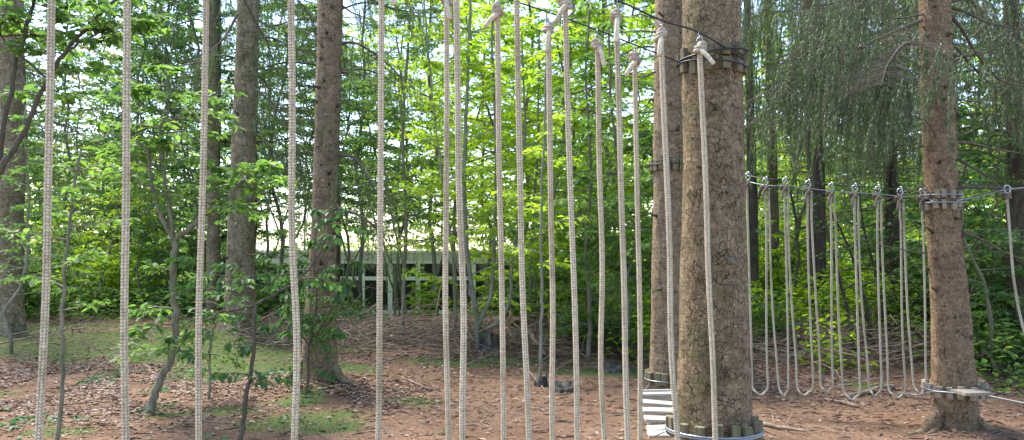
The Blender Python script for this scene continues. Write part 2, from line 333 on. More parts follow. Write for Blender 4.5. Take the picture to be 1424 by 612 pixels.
def broadleaf(stems, rng, nbr=26, blen=1.3, z0=.25, twigs=9, lpt=9, ls=.09, up=.25, tilt=.4, wood_r=.012, six=False, tw=.45, droop=.25, prof=None, asp=.55, woodmb=None):
    """stems: list of (Nx3 pts, r0, r1)"""
    W = woodmb or MB(); Lm = MB()
    PP=[];DD=[];NN=[];SS=[]
    for pts,r0,r1 in stems:
        pts=np.asarray(pts,float); W.tube(pts, np.linspace(r0,r1,len(pts)), 7)
        seg=np.linspace(0,1,len(pts)); 
        for b in range(nbr):
            t=z0+(1-z0)*((b+rng.random())/nbr)
            p0=np.array([np.interp(t,seg,pts[:,k]) for k in range(3)])
            az=b*2.4+rng.random()*1.2
            f = prof(t) if prof else (1-.6*abs(t-.45)/.55)
            L=blen*f*(.65+.6*rng.random())
            dr=np.array([math.cos(az),math.sin(az),up*(.4+1.2*rng.random())]); 
            q=[p0]; cur=dr.copy(); nseg=5
            for k in range(nseg):
                cur=cur+np.array([rng.normal()*.14,rng.normal()*.14,rng.normal()*.08-droop*.12]); cur/=np.linalg.norm(cur)
                q.append(q[-1]+cur*L/nseg)
            q=np.array(q); W.tube(q, np.linspace(wood_r*(.6+.5*f),wood_r*.22,len(q)), 4, cap=False)
            sg=np.linspace(0,1,len(q))
            for k in range(twigs):
                tt=.18+.82*(k+rng.random())/twigs
                a=np.array([np.interp(tt,sg,q[:,j]) for j in range(3)])
                side=1 if k%2 else -1
                bd=q[-1]-q[0]; bd/=np.linalg.norm(bd); pe=np.cross(bd,[0,0,1.0]); pe/=np.linalg.norm(pe)+1e-9
                td=bd*(.5+.5*rng.random())+pe*side*(.5+.6*rng.random())+np.array([0,0,rng.normal()*.22-droop*.3]); td/=np.linalg.norm(td)
                TL=L*tw*(1.15-tt*.75)*(.6+.6*rng.random())
                e=a+td*TL+np.array([0,0,-.06*TL])
                if wood_r>0: W.tube(np.array([a,(a+e)/2+[0,0,.02*TL],e]), np.array([wood_r*.3,wood_r*.22,wood_r*.12]),3,cap=False)
                m=max(2,int(lpt*(.7+.6*rng.random())))
                u=(np.arange(m)+rng.random(m))/m
                pos=a+(e-a)*u[:,None]+rng.normal(size=(m,3))*ls*.15
                sd=np.where(np.arange(m)%2==0,1,-1)[:,None]
                p2=np.cross(td,[0,0,1.0]); 
                ld=td*.6+p2*sd*.8+rng.normal(size=(m,3))*.3+np.array([0,0,-.15-droop*.4])
                nn=np.array([0,0,1.0])+rng.normal(size=(m,3))*tilt
                PP.append(pos);DD.append(ld);NN.append(nn);SS.append(ls*(.6+.7*rng.random(m)))
    leaf_mesh(Lm,np.vstack(PP),np.vstack(DD),np.vstack(NN),np.concatenate(SS),six=six,asp=asp)
    return W,Lm
def stem_path(h, rng, wob=.12, lean=(0,0), n=12):
    p=[]; x=y=0.0
    for i in range(n):
        t=i/(n-1); p.append((x+lean[0]*t, y+lean[1]*t, h*t)); x+=rng.normal()*wob*.3; y+=rng.normal()*wob*.3
    return np.array(p)
def spruce_limb(W, Lm, pts, rng, r0=.025, hang=.6, nst=60, needle=.024, ndw=.2, per=110, spread=.45, start=.25, woodside=5, ndir=0.5, bare=False):
    """a limb polyline with branchlets that hang in a curtain; needles as narrow blades"""
    q=spline(pts,14); 
    W.tube(q, np.linspace(r0,r0*.3,len(q)), woodside, cap=False)
    if bare: return
    seg=np.linspace(0,1,len(q)); tot=[]
    A=[];D=[];NN=[];SZ=[]
    bd=q[-1]-q[0]; bd/=np.linalg.norm(bd); pe=np.cross(bd,[0,0,1.0]); pe/=np.linalg.norm(pe)+1e-9
    for k in range(nst):
        t=start+(1-start)*rng.random()
        a=np.array([np.interp(t,seg,q[:,j]) for j in range(3)])
        off=rng.normal()*spread*(1.15-t*.7)
        b=a+pe*off+bd*abs(off)*.5+np.array([0,0,-.12*abs(off)])
        W.tube(np.array([a,(a+b)/2+[0,0,.02],b]), np.array([.0022,.0016,.0012]),3,cap=False)
        L=hang*(.2+1.15*rng.random()**1.6)
        sway=rng.normal(size=2)*.10+bd[:2]*.10
        m=int(per*L/.6)
        u=np.sort(rng.random(m))
        px=b[0]+sway[0]*u*L+bd[0]*.1*np.sin(u*2.5)*L; py=b[1]+sway[1]*u*L; pz=b[2]-u*L
        c=np.stack([px,py,pz],1)
        W.tube(np.array([b,b+[sway[0]*L*.5,sway[1]*L*.5,-L*.5],b+[sway[0]*L,sway[1]*L,-L]]),np.array([.0028,.002,.001]),3,cap=False)
        az=rng.random(m)*6.283
        nd=np.stack([np.cos(az)*ndir,np.sin(az)*ndir,-1.0+0*az+rng.normal(size=m)*.3],1)
        A.append(c);D.append(nd);NN.append(rng.normal(size=(m,3)));SZ.append(needle*(.7+.7*rng.random(m)))
    leaf_mesh(Lm,np.vstack(A),np.vstack(D),np.vstack(NN),np.concatenate(SZ),asp=ndw,fold=0)

# ------------------------------------------------------------------ trunks
def trunk_mesh(axis, radii, n_ring, sides, rng, flare=None, rough=.012, knots=14, zbase=None):
    """axis: control points; radii matching; flare=(height, extra radius, lobes)"""
    ax=spline(axis,n_ring); rad=np.interp(np.linspace(0,1,n_ring),np.linspace(0,1,len(radii)),radii)
    th=np.arange(sides)*2*np.pi/sides; v=[]
    z0=ax[0][2]
    ks=[(rng.random()*6.283, rng.random()*n_ring, .5+.8*rng.random()) for _ in range(knots)]
    zz=ax[:,2][:,None]; T=th[None,:]
    r=rad[:,None]*np.ones((1,sides))
    circ=rad.mean()*6.283
    r=r*(1+rough*6*(vnoise(T*3+10,zz*3,1,11)-.5)*np.minimum(1,1) )
    r=r+rough*.6*(vnoise(np.cos(T)*6+20,zz*14+np.sin(T)*6,1,12)-.5)
    i=np.arange(n_ring)[:,None]
    dzr=abs(ax[-1][2]-ax[0][2])/n_ring
    for (a,k,s) in ks:
        da=(T-a+np.pi)%(2*np.pi)-np.pi
        dd=(da*rad.mean()/(.022*s))**2+((i-k)*dzr/(.025*s))**2
        r=r+.020*s*np.exp(-dd)-.024*s*np.exp(-dd*5)
    if flare:
        H,ex,nl,ph=flare
        f=np.clip(1-(zz-z0)/H,0,1)**2.6
        lob=.42+.58*np.maximum(0,np.cos(nl*T+ph+1.3*np.sin(2*T)))**1.5
        r=r+ex*f*lob
    v=np.stack([ax[:,0][:,None]+r*np.cos(T),ax[:,1][:,None]+r*np.sin(T),np.broadcast_to(zz,r.shape)],-1)
    mb=MB(); n=n_ring
    ii=np.arange(n-1)[:,None]*sides; j=np.arange(sides)[None,:]; k=(j+1)%sides
    q=np.stack([ii+j,ii+k,ii+sides+k,ii+sides+j],-1).reshape(-1,4)
    mb.add(v.reshape(-1,3),q); mb.add([tuple(ax[-1])]); 
    m=n*sides; mb.t.append(np.array([((n-1)*sides+c,(n-1)*sides+(c+1)%sides,m) for c in range(sides)]))
    return mb
def px_trunk(samples, Z, top_extra=4.0, below=.25, gz=None):
    """samples: (py, left px, right px) top->bottom; returns axis (bottom->top), radii"""
    ax=[];rd=[]
    for (py,l,r) in samples:
        c=P((l+r)/2,py,Z); ax.append(np.array(c)); rd.append((r-l)/2/F*Z)
    ax.reverse(); rd.reverse()
    base=ax[0].copy(); gz=gz if gz is not None else float(g(base[0],Z))
    base[2]=gz-below; ax.insert(0,base); rd.insert(0,rd[0]*1.03)
    top=ax[-1]; d=(ax[-1]-ax[-2]); d/=np.linalg.norm(d)
    d=d*.3+np.array([0,0,1])*.7; d/=d[2]
    ax.append(top+d*top_extra); rd.append(rd[-1]*.72)
    # resample evenly in z for radii
    zs=np.array([a[2] for a in ax]); m=30; zz=np.linspace(zs[0],zs[-1],m)
    axr=[np.array([np.interp(z,zs,[a[0] for a in ax]),np.interp(z,zs,[a[1] for a in ax]),z]) for z in zz]
    rdr=[float(np.interp(z,zs,rd)) for z in zz]
    return axr,rdr
def branch_px(name, poly, Z, r, parent, mat=W_twig, zslope=0.0, seed=0, sub=0):
    rng=np.random.default_rng(seed+int(poly[0][0]))
    pts=[P(x,y,Z+zslope*i) for i,(x,y) in enumerate(poly)]
    q=spline(pts,5*len(pts)); 
    mb=MB(); q=q+np.cumsum(rng.normal(size=q.shape)*.0035,0); mb.tube(q,np.linspace(r,r*.3,len(q)),6)
    for k in range(sub):
        i=int(len(q)*(.25+.7*rng.random()))%len(q); d=(q[-1]-q[0]); d/=np.linalg.norm(d)
        e=d*.5+rng.normal(size=3)*.5; L=.12+.35*rng.random()
        mid=q[i]+e*L*.5+rng.normal(size=3)*.02
        mb.tube(np.array([q[i],mid,q[i]+e*L+[0,0,-.03]]),np.array([r*.3,r*.22,r*.1]),4)
    o=mb.build(name,mat); return adopt(o,parent)

# ================================================================== SCENE
rng=np.random.default_rng(5)
BUMPS += [(-2.3,9.5,.10,.8),(4.4,8.05,.07,.9),(-4.4,13,.12,.9),(2.0,7.5,.05,.8)]
# ---- ground: one sheet, fine near the camera
u=np.linspace(-1,1,560); w=np.linspace(0,1,620)
xs=np.sign(u)*(8.5*np.abs(u)+290*np.abs(u)**7)
ys=-6+ 25*w+ 380*w**9
X,Y=np.meshgrid(xs,ys)
Zg=g(X,Y)
mb=MB(); nx,ny=len(xs),len(ys)
i=np.arange(ny-1)[:,None]*nx; j=np.arange(nx-1)[None,:]
mb.add(np.stack([X,Y,Zg],-1).reshape(-1,3), np.stack([i+j,i+j+1,i+nx+j+1,i+nx+j],-1).reshape(-1,4))
ground=mb.build('ground',M_ground); tag(ground,'reddish brown forest floor of needle litter with mossy green patches',kind='structure')
at=ground.data.attributes.new('moss','FLOAT','POINT'); at.data.foreach_set('value', moss_at(X,Y).astype(np.float32).ravel())

def rpos(n, x0,x1,y0,y1):
    x=x0+(x1-x0)*rng.random(n); y=y0+(y1-y0)*rng.random(n); return x,y
# dead leaves / chips
x,y=rpos(420000,-9,8,5,16)
keep=rng.random(len(x)) < (.03+.9*np.clip(litter_at(x,y),0,1)*(vnoise(x,y,.35,21)>.35))*(1-.6*moss_at(x,y))
x,y=x[keep],y[keep]; n=len(x)
pos=np.stack([x,y,g(x,y)+.006+.012*rng.random(n)],1); az=rng.random(n)*6.283
d=np.stack([np.cos(az),np.sin(az),rng.normal(size=n)*.08],1); nn=np.stack([rng.normal(size=n)*.2,rng.normal(size=n)*.2,np.ones(n)],1)
mb=MB(); leaf_mesh(mb,pos,d,nn,.025+.055*rng.random(n)**2,asp=.5,fold=.07,six=True)
tag(mb.build('leaf_litter',L_litter),'dry brown leaves scattered over the ground',kind='stuff')
# needle-ish twig bits
x,y=rpos(26000,-8,8,5,15); n=len(x); keep=moss_at(x,y)<.5; x,y=x[keep],y[keep]; n=len(x)
pos=np.stack([x,y,g(x,y)+.006],1); az=rng.random(n)*6.283
d=np.stack([np.cos(az),np.sin(az),rng.normal(size=n)*.06],1); nn=rng.normal(size=(n,3))*.4+[0,0,1]
mb=MB(); leaf_mesh(mb,pos,d,nn,.04+.24*rng.random(n)**5,asp=.06,fold=.012)
tag(mb.build('twig_litter',W_dead),'small twigs and needles scattered on the path',kind='stuff')
# grass
x,y=rpos(420000,-11,8,5,19); m_=moss_at(x,y); keep=rng.random(len(x))<np.clip(m_-.1,0,1)*.8*(.3+.9*vnoise(x,y,.12,51))*(.25+.75*sst(9,7,y)+.4*sst(11,14,y)); x,y=x[keep],y[keep]; n=len(x)
pos=np.stack([x,y,g(x,y)-.004],1); d=np.stack([rng.normal(size=n)*.45,rng.normal(size=n)*.45,np.ones(n)],1)
mb=MB(); leaf_mesh(mb,pos,d,rng.normal(size=(n,3)),.018+.028*rng.random(n),asp=.13,fold=.1)
tag(mb.build('grass',L_grass),'short green grass and moss growing in patches on the forest floor',kind='stuff')
# low ground plants: leafy ground cover
def cover(n,x0,x1,y0,y1,h,size,mat,name,label,mask=None):
    x,y=rpos(n,x0,x1,y0,y1)
    if mask is not None: k=rng.random(n)<mask(x,y); x,y=x[k],y[k]
    n=len(x); pos=np.stack([x,y,g(x,y)+h*rng.random(n)**1.3],1)
    az=rng.random(n)*6.283; d=np.stack([np.cos(az),np.sin(az),rng.normal(size=n)*.35],1)
    mb=MB(); leaf_mesh(mb,pos,d,rng.normal(size=(n,3))*.45+[0,0,1],size*(.6+.8*rng.random(n)),six=True)
    return tag(mb.build(name,mat),label,kind='stuff')
cover(26000,-12,-3,14.5,22,.55,.10,L_mid,'ground_cover','leafy green undergrowth at the far edge of the grass on the left',lambda x,y:(vnoise(x,y,.8,31)>.42)*sst(14.5,16.5,y))
cover(24000,.6,6,11,19,.7,.10,L_bright,'ground_cover','bright leafy undergrowth around the brush pile',lambda x,y:(vnoise(x,y,.9,33)>.45)*(sst(1,2.5,x)*sst(10.8,12,y)+0.0*x))
cover(14000,2.8,6.4,12.2,17,.9,.09,L_bright,'ground_cover','green undergrowth behind the brush and the rope loops',lambda x,y:(vnoise(x,y,.7,38)>.42)*sst(12.2,13.4,y))
cover(16000,5.2,12,8.5,17,.8,.085,L_mid,'ground_cover','dense undergrowth behind the trunk on the right',lambda x,y:(vnoise(x,y,.8,35)>.38)*sst(8.5,9.8,y)*sst(5.2,6.4,x))
cover(5200,-7,-2,6.6,10.5,.04,.06,L_cool,'ground_cover','small green seedlings among the dry leaves',lambda x,y:(vnoise(x,y,.5,37)>.66)*1.0)

# brush: tangle of dead twigs
def brush(n,x0,x1,y0,y1,h,L,name,label,maskf):
    x,y=rpos(n,x0,x1,y0,y1); k=rng.random(n)<maskf(x,y); x,y=x[k],y[k]; n=len(x)
    mb=MB()
    for a,b in zip(x,y):
        zz=float(g(a,b))+h*rng.random()**1.4
        az=rng.normal()*.9 if rng.random()<.7 else rng.random()*6.283
        l=L*(.3+1.1*rng.random()**2); e=np.array([math.cos(az),math.sin(az),rng.normal()*.28]); p0=np.array([a,b,zz]); r=.0035+.010*rng.random()**3
        c=rng.normal(size=3)*.07*l
        pt=[p0,p0+e*l*.35+c,p0+e*l*.7+c*1.2,p0+e*l+rng.normal(size=3)*.06*l]
        for q in pt: q[2]=max(q[2],float(g(q[0],q[1]))+.004)
        mb.tube(np.array(pt),np.array([r,r*.9,r*.7,r*.4]),4,cap=False)
    return tag(mb.build(name,W_dead),label,kind='stuff')
brush(4200,-4.3,3.2,11.9,15,.20,.9,'brush_pile','tangled pile of dead grey brown branches behind the path',lambda x,y:.25+.75*np.exp(-((y-13.2)/1.0)**2))
brush(1900,2.6,6.6,11.2,14.2,.32,.9,'brush_pile','dark tangle of dead branches behind the rope loops',lambda x,y:.25+.75*np.exp(-((y-12.4)/.9)**2))
brush(500,-9,-5.5,10,14,.08,.5,'brush_pile','thin dead twigs lying at the foot of the leftmost trunk',lambda x,y:.5)
brush(300,-5.5,6,7,11.5,.01,.35,'brush_pile','loose sticks lying across the needle covered path',lambda x,y:.6)
# logs & sticks one can count
def log(pxa,pya,Za,pxb,pyb,Zb,r,label,n=7,mat=W_dead):
    a=np.array(P(pxa,pya,Za)); b=np.array(P(pxb,pyb,Zb)); 
    a[2]=max(a[2],float(g(a[0],a[1]))+r*.7); b[2]=max(b[2],float(g(b[0],b[1]))+r*.7)
    t=np.linspace(0,1,9)[:,None]; p=a+(b-a)*t+np.cumsum(rng.normal(size=(9,3))*r*.35,0)*[1,1,.5]
    mb=MB(); mb.tube(p,np.linspace(r,r*.6,9)*(1+.15*rng.normal(size=9)),8)
    for k in range(3):
        i=2+2*k; e=rng.normal(size=3)*.25; e[2]=abs(e[2])*.6; mb.tube(np.array([p[i],p[i]+e*.5,p[i]+e]),np.array([r*.35,r*.25,r*.12]),4)
    o=mb.build('log',mat); return tag(o,label,'log','fallen branches and logs')
log(700,448,13.2,722,478,12.4,.03,'pale straight branch leaning down the brush pile behind the middle ropes')
log(735,462,12.6,765,492,11.8,.045,'long brown log sloping down right side of the brush pile')
log(625,462,13,700,466,13.2,.045,'dark horizontal log lying over the stump of the brush pile')
log(535,470,12.6,610,474,12.9,.05,'thick dark log lying low in brush pile behind the path')
log(470,470,12.8,530,452,13.3,.025,'thin bleached branch resting across the left end of the brush pile')
log(1180,560,9.6,1235,548,10.2,.03,'pale broken branch on the ground under the rope loops')
log(1195,565,9.0,1150,556,9.4,.018,'dark thin stick on the ground left of the pale broken branch')
log(560,532,9.9,600,548,9.2,.014,'small dry forked stick lying on the path beside the mossy trunk')
log(735,515,10.3,762,548,9.0,.012,'thin reddish stick propped against the black stump')
log(1060,590,7.6,1130,600,7.3,.02,'exposed brown root like stick lying on the bare path near the big trunk')

# ---- stumps
def stump(px,Z,r,h,label,seed,mat=W_stump):
    rr=np.random.default_rng(seed); b=GP(px,Z); sides=40; n=12
    T=np.arange(sides)*2*np.pi/sides; mb=MB(); v=[]
    for k in range(n):
        t=k/(n-1); rad=r*(1+.5*(1-t)**3)*(1+.10*np.cos(T*7+seed)+.06*np.cos(T*13+1))*(1-.08*t)
        jag=(.35*vnoise(T*2.2,T*0+k*.0,1,seed)+.1*vnoise(T*9,T*0,1,seed+1))*h if k==n-1 else 0
        z=b.z-.05+h*t*(1-.3*np.cos(T+seed))+jag
        v.append(np.stack([b.x+rad*np.cos(T),b.y+rad*np.sin(T),z*np.ones(sides)],1))
    for k,(f,dz) in enumerate(((.7,-.03),(.3,-.06))): v.append(np.stack([b.x+r*f*np.cos(T),b.y+r*f*np.sin(T),np.full(sides,b.z+h*.75+dz)],1))
    v=np.array(v); m=len(v); i=np.arange(m-1)[:,None]*sides; j=np.arange(sides)[None,:]; k=(j+1)%sides
    mb.add(v.reshape(-1,3), np.stack([i+j,i+k,i+sides+k,i+sides+j],-1).reshape(-1,4))
    return tag(mb.build('tree_stump',mat),label,'stump','old tree stumps')
stump(752,9.5,.08,.12,'small blackened tree stump on the path, left half of the pair',3)
stump(785,9.2,.14,.10,'wide low blackened stump with grooved bark on the path, right half of the pair',8)
stump(682,12.2,.17,.26,'old dark stump at foot of the pale forked tree in front of brush',6)
stump(855,10.6,.2,.10,'low dark rotten stump left of the plank bridge',9)

# ---- main spruces
def main_tree(samples,Z,label,mat,seed,flare,rings=170,sides=72,knots=16,top=5.0,rough=.010):
    rr=np.random.default_rng(seed)
    ax,rd=px_trunk(samples,Z,top_extra=top)
    root=empty('spruce_tree',(ax[0][0],Z,float(g(ax[0][0],Z))),label,'tree','spruce trunks in the clearing')
    t=trunk_mesh(ax,rd,rings,sides,rr,flare,rough,knots).build('trunk',mat); adopt(t,root)
    return root,ax,rd
T1,ax1,rd1=main_tree([(0,950,1029),(200,950,1033),(306,949,1036),(450,945,1040),(612,940,1045)],5.0,'thick near spruce trunk with cracked scaly bark and wooden blocks near its top',B_scaly,1,(.55,.12,5,0.5),rings=300,sides=120,knots=20)
T2,ax2,rd2=main_tree([(0,911,957),(306,908,956),(450,905,957),(560,903,959)],7.5,'smooth brown spruce trunk half hidden behind the thick near trunk',B_brown,2,(.6,.12,5,0.2),knots=30)
T3,ax3,rd3=main_tree([(0,1279,1320),(150,1283,1325),(306,1289,1332),(400,1296,1343),(520,1299,1354),(590,1300,1358)],8.0,'warm brown spruce trunk on the right with a block collar and spreading roots',B_warm,3,(.42,.20,7,0.9),rings=240,sides=96,knots=50)
TA,axA,rdA=main_tree([(0,442,477),(100,440,475),(306,434,468),(440,424,467),(525,418,469)],9.5,'bare spruce trunk on the left with mossy leaf covered foot',B_foot,4,(.55,.30,5,0.9),rings=200,knots=60)
TB,axB,rdB=main_tree([(0,331,361),(306,318,353),(400,314,354),(470,312,356)],13.0,'pale mossy spruce trunk left of the bare trunk, wide at its foot',B_mossy,5,(.8,.32,5,1.4),knots=20)
TC,axC,rdC=main_tree([(0,-4,30),(200,4,36),(306,0,30),(465,-6,32)],13.2,'dark spruce trunk at the left edge of the clearing',B_mossy,6,(.7,.30,5,0),knots=10)
TD,axD,rdD=main_tree([(0,1112,1134),(250,1124,1147),(470,1127,1150)],14.0,'dark upright trunk behind the rope loops, thickest of the row',W_dark,7,None,rings=80,sides=24)
TE,axE,rdE=main_tree([(0,1062,1075),(350,1070,1084),(480,1074,1088)],16.0,'thin reddish trunk behind the rope loops, just right of the near trunk',B_brown,8,None,rings=60,sides=20)
TF,axF,rdF=main_tree([(0,1034,1044),(300,1040,1054),(480,1042,1056)],14.5,'black thin trunk right beside the edge of thick near trunk',W_dark,9,None,rings=60,sides=20)
TG,axG,rdG=main_tree([(0,286,300),(300,288,306),(450,287,308)],15.5,'slim dark trunk left of the pale mossy spruce',B_mossy,10,None,rings=60,sides=20)
# dead branches
k=0
for poly,r in [([(1318,8),(1345,14),(1375,27),(1424,40)],.020),([(1320,20),(1342,48),(1372,92),(1395,112),(1440,122)],.020),([(1322,64),(1348,57),(1362,42),(1370,26)],.012),
               ([(1322,76),(1358,78),(1395,62),(1430,28)],.012),([(1324,136),(1350,141),(1385,135),(1404,120)],.010),([(1329,199),(1350,200),(1385,208),(1430,216)],.018),
               ([(1329,218),(1348,230),(1380,250),(1400,275)],.017),([(1328,258),(1370,260),(1440,264)],.012),([(1334,320),(1358,330),(1390,346),(1430,362)],.018),
               ([(1286,47),(1287,56),(1296,66)],.012),([(1311,68),(1320,60),(1330,30),(1334,12)],.010),([(1300,128),(1310,123),(1318,108)],.010),([(1302,196),(1296,184),(1288,168)],.010),
               ([(1288,168),(1262,160),(1240,170)],.009),([(1286,258),(1262,265),(1240,276),(1210,291),(1180,292)],.012),([(1290,352),(1262,350),(1232,345),(1222,340)],.009),
               ([(1286,204),(1255,200),(1220,203)],.009),([(1325,188),(1345,184),(1356,174)],.009),([(1328,150),(1340,163),(1352,170)],.012),([(1320,3),(1370,-6),(1424,-10)],.014),([(1284,20),(1240,25),(1195,15)],.010)]:
    branch_px('branch',poly,7.95,r,T3,W_twig,zslope=(-.12 if k%3==0 else .1),seed=k,sub=(3 if len(poly)>3 else 0)); k+=1
for poly,r in [([(443,55),(425,45),(395,28),(372,5)],.010),([(443,48),(448,60),(456,82)],.012),([(476,8),(500,22),(540,36)],.012),([(476,98),(490,96),(510,102)],.006),
               ([(440,120),(410,135),(375,125),(350,130)],.009),([(437,170),(405,160),(370,120),(350,90)],.009),([(437,215),(410,200),(380,195)],.008),([(474,140),(500,150),(525,165)],.008),([(470,190),(490,205),(500,230)],.007)]:
    branch_px('branch',poly,9.45,r,TA,W_twig,zslope=.15,seed=k,sub=2); k+=1
for poly,r in [([(944,8),(938,14),(930,22)],.013),([(915,17),(921,20),(922,28)],.014),([(912,45),(890,42),(860,44)],.009),([(912,25),(890,20),(862,24)],.008),([(912,100),(890,104),(868,98)],.012),([(912,125),(895,120),(880,122)],.007)]:
    branch_px('branch',poly,7.33,r,T2,W_twig,zslope=.05,seed=k); k+=1
def stubs(root,ax,rd,n,seed,zlo,zhi,mat=W_dark):
    rr=np.random.default_rng(seed); zs=[a[2] for a in ax]
    for k in range(n):
        z=zlo+(zhi-zlo)*(k+rr.random())/n; cx=np.interp(z,zs,[a[0] for a in ax]); cy=np.interp(z,zs,[a[1] for a in ax]); r=np.interp(z,zs,rd)
        a=-np.pi/2+rr.normal()*1.1; d=np.array([math.cos(a),math.sin(a),.25+.3*rr.normal()]); L=.025+.10*rr.random()**3; q=.006+.008*rr.random()
        p0=np.array([cx,cy,z])+d*[1,1,0]*r*.93
        mb=MB(); mb.tube(np.array([p0,p0+d*L*.45,p0+d*(L*.5+.02),p0+d*(L+.02)+[0,0,.02*rr.normal()]]),np.array([q*2.4,q*1.5,q,q*.6]),8); adopt(mb.build('branch_stub',mat),root)
stubs(T3,ax3,rd3,26,1,.5,4.2); stubs(TA,axA,rdA,30,2,.8,4.6); stubs(T2,ax2,rd2,14,3,.7,3.9); stubs(T1,ax1,rd1,3,9,1.2,2.4,W_block); stubs(TB,axB,rdB,12,5,1.0,5.2)
# roots of the right tree
for poly,r in [([(1312,560),(1285,590),(1262,597)],.07),([(1345,570),(1372,598),(1400,608)],.07),([(1325,575),(1326,602),(1330,614)],.07),([(1305,575),(1300,598),(1290,606)],.06)]:
    pts=[np.array(P(a,b,7.95-.12*i)) for i,(a,b) in enumerate(poly)]
    for q in pts[1:]: q[2]=float(g(q[0],q[1]))+.0
    mb=MB(); mb.tube(spline(pts,8),np.linspace(r,r*.25,8),10); adopt(mb.build('root',B_warm),T3)
for poly,r in [([(425,505),(398,522),(372,524)],.09),([(462,508),(478,528),(500,534)],.07),([(445,510),(446,532),(450,542)],.07)]:
    pts=[np.array(P(a,b,9.45-.12*i)) for i,(a,b) in enumerate(poly)]
    for q in pts[1:]: q[2]=float(g(q[0],q[1]))+.0
    mb=MB(); mb.tube(spline(pts,8),np.linspace(r,r*.25,8),10); adopt(mb.build('root',B_mossy),TA)

# ---- hanging spruce foliage
def curtain(root, limbs, Z, seed, mat, r0=.022, hang=.6, nst=55, per=110, needle=.026, ndw=.22, spread=.4, dz=.0, name='foliage', start=.1):
    rr=np.random.default_rng(seed)
    for li,poly in enumerate(limbs):
        W=MB(); Lm=MB()
        z_=Z+(dz*(li%3-1))
        pts=[P(a,b,z_+.15*i*((-1)**li)) for i,(a,b) in enumerate(poly)]
        spruce_limb(W,Lm,pts,rr,r0,hang,nst,needle,ndw,per,spread,start)
        b=adopt(W.build('limb',W_twig),root)
        f=Lm.build('foliage',mat); f.parent=b
curtain(T3,[[(1285,-40),(1205,0),(1160,50),(1108,84)],[(1282,28),(1205,62),(1130,98),(1062,130)],[(1290,-60),(1240,-40),(1150,-25),(1040,-30)],
            [(1284,60),(1258,62),(1236,88),(1225,120)],[(1290,-80),(1230,-30),(1180,0),(1120,10)]],7.9,21,L_needle,hang=.6,nst=140,dz=.9,per=105,needle=.036,ndw=.2,spread=.5)
# spruces behind, right
def back_spruce(px,Z,h,label,seed,mat,nl=26,zlo=1.5,blen=2.2,hang=.7,nst=26,per=60,needle=.04,r=.16,ndw=.22,trmat=W_dark,lo_dead=10):
    rr=np.random.default_rng(seed); b=GP(px,Z)
    root=empty('spruce_tree',b,label,'tree','spruces standing behind the clearing')
    W=MB(); st=stem_path(h,rr,.06); W.tube(st+[0,0,-.1],np.linspace(r,r*.4,len(st)),14); W.build('trunk',trmat,root)
    W=MB(); Lm=MB()
    for k in range(nl):
        t=(k+rr.random())/nl; z=zlo+(h-zlo)*t; az=k*2.4+rr.random()
        L=blen*(1.05-.55*t)*(.7+.5*rr.random()); c,s=math.cos(az),math.sin(az)
        p=[(0,0,z),(c*L*.35,s*L*.35,z+.05),(c*L*.7,s*L*.7,z-.12*L),(c*L,s*L,z-.2*L)]
        spruce_limb(W,Lm,[Vector(q) for q in p],rr,.022,hang,nst,needle,ndw,per,.35*blen/2,.25,4)
    for k in range(lo_dead):
        z=.6+(zlo)*rr.random(); az=rr.random()*6.283; L=.5+1.2*rr.random()
        W.tube(np.array([(0,0,z),(math.cos(az)*L*.5,math.sin(az)*L*.5,z-.02),(math.cos(az)*L,math.sin(az)*L,z-.15)]),np.array([.012,.008,.003]),4)
    W.build('branches',W_twig,root).name='limb'
    Lm.build('foliage',mat,root); return root
SP1=back_spruce(1133,14.8,10,'dark drooping spruce right of the near trunk, behind the limbs of the warm brown trunk',31,L_needle,zlo=3.6,blen=2.3)
curtain(SP1,[[(1133,-60),(1100,-20),(1070,10),(1045,30)],[(1133,-60),(1150,10),(1120,60),(1085,90)],[(1133,-30),(1170,20),(1210,60),(1240,80)],[(1133,0),(1120,60),(1090,130),(1050,170)],[(1133,-60),(1180,-30),(1230,0),(1270,20)],[(1133,60),(1160,110),(1200,140),(1235,150)]],12.5,25,L_needle2,hang=.85,nst=120,dz=1.4,per=95,needle=.042,spread=.8)
SP2=back_spruce(1414,11.5,9,'dark drooping spruce at right edge behind the block collared trunk',32,L_needle,zlo=3.0,blen=1.9)
SP3=back_spruce(462,15,11,'drooping spruce behind the bare trunk on the left',33,L_needle2,zlo=4.6,blen=2.4)
SP4=back_spruce(343,15,10,'light green spruce between the pale mossy trunk and the bare trunk',34,L_needle2,zlo=3.4,blen=1.7,nl=18)
SP5=back_spruce(14,17,11,'feathery spruce behind the leftmost ropes',35,L_needle2,zlo=4.0,blen=2.2,nl=20)
SP9=back_spruce(297,18,12,'tall fine twigged spruce far behind the slim dark trunk by third rope',39,L_needle2,zlo=3.6,blen=2.4,nl=24,nst=34,per=70,needle=.05)
SP10=back_spruce(-60,15,11,'spruce whose boughs reach in from beyond the left edge',40,L_needle2,zlo=3.2,blen=2.6,nl=24,nst=32)
SP6=back_spruce(926,15,11,'tall spruce behind the last ropes of the near rows',36,L_needle,zlo=4.8,blen=1.8,nl=18)
SP7=back_spruce(1308,14,10,'shaded spruce directly behind the warm brown trunk',37,L_needle,zlo=2.8,blen=2.2,lo_dead=30)
curtain(SP7,[[(1308,-60),(1270,0),(1230,50),(1190,90)],[(1308,-40),(1250,60),(1200,110),(1165,150)],[(1308,60),(1270,120),(1230,170),(1210,190)],[(1308,-50),(1350,0),(1390,40),(1424,70)],[(1308,40),(1350,90),(1390,130),(1430,170)],[(1308,-60),(1350,-30),(1400,-20),(1440,-10)]],10.5,26,L_needle,hang=.8,nst=90,dz=.5,per=90,needle=.042,spread=.7)
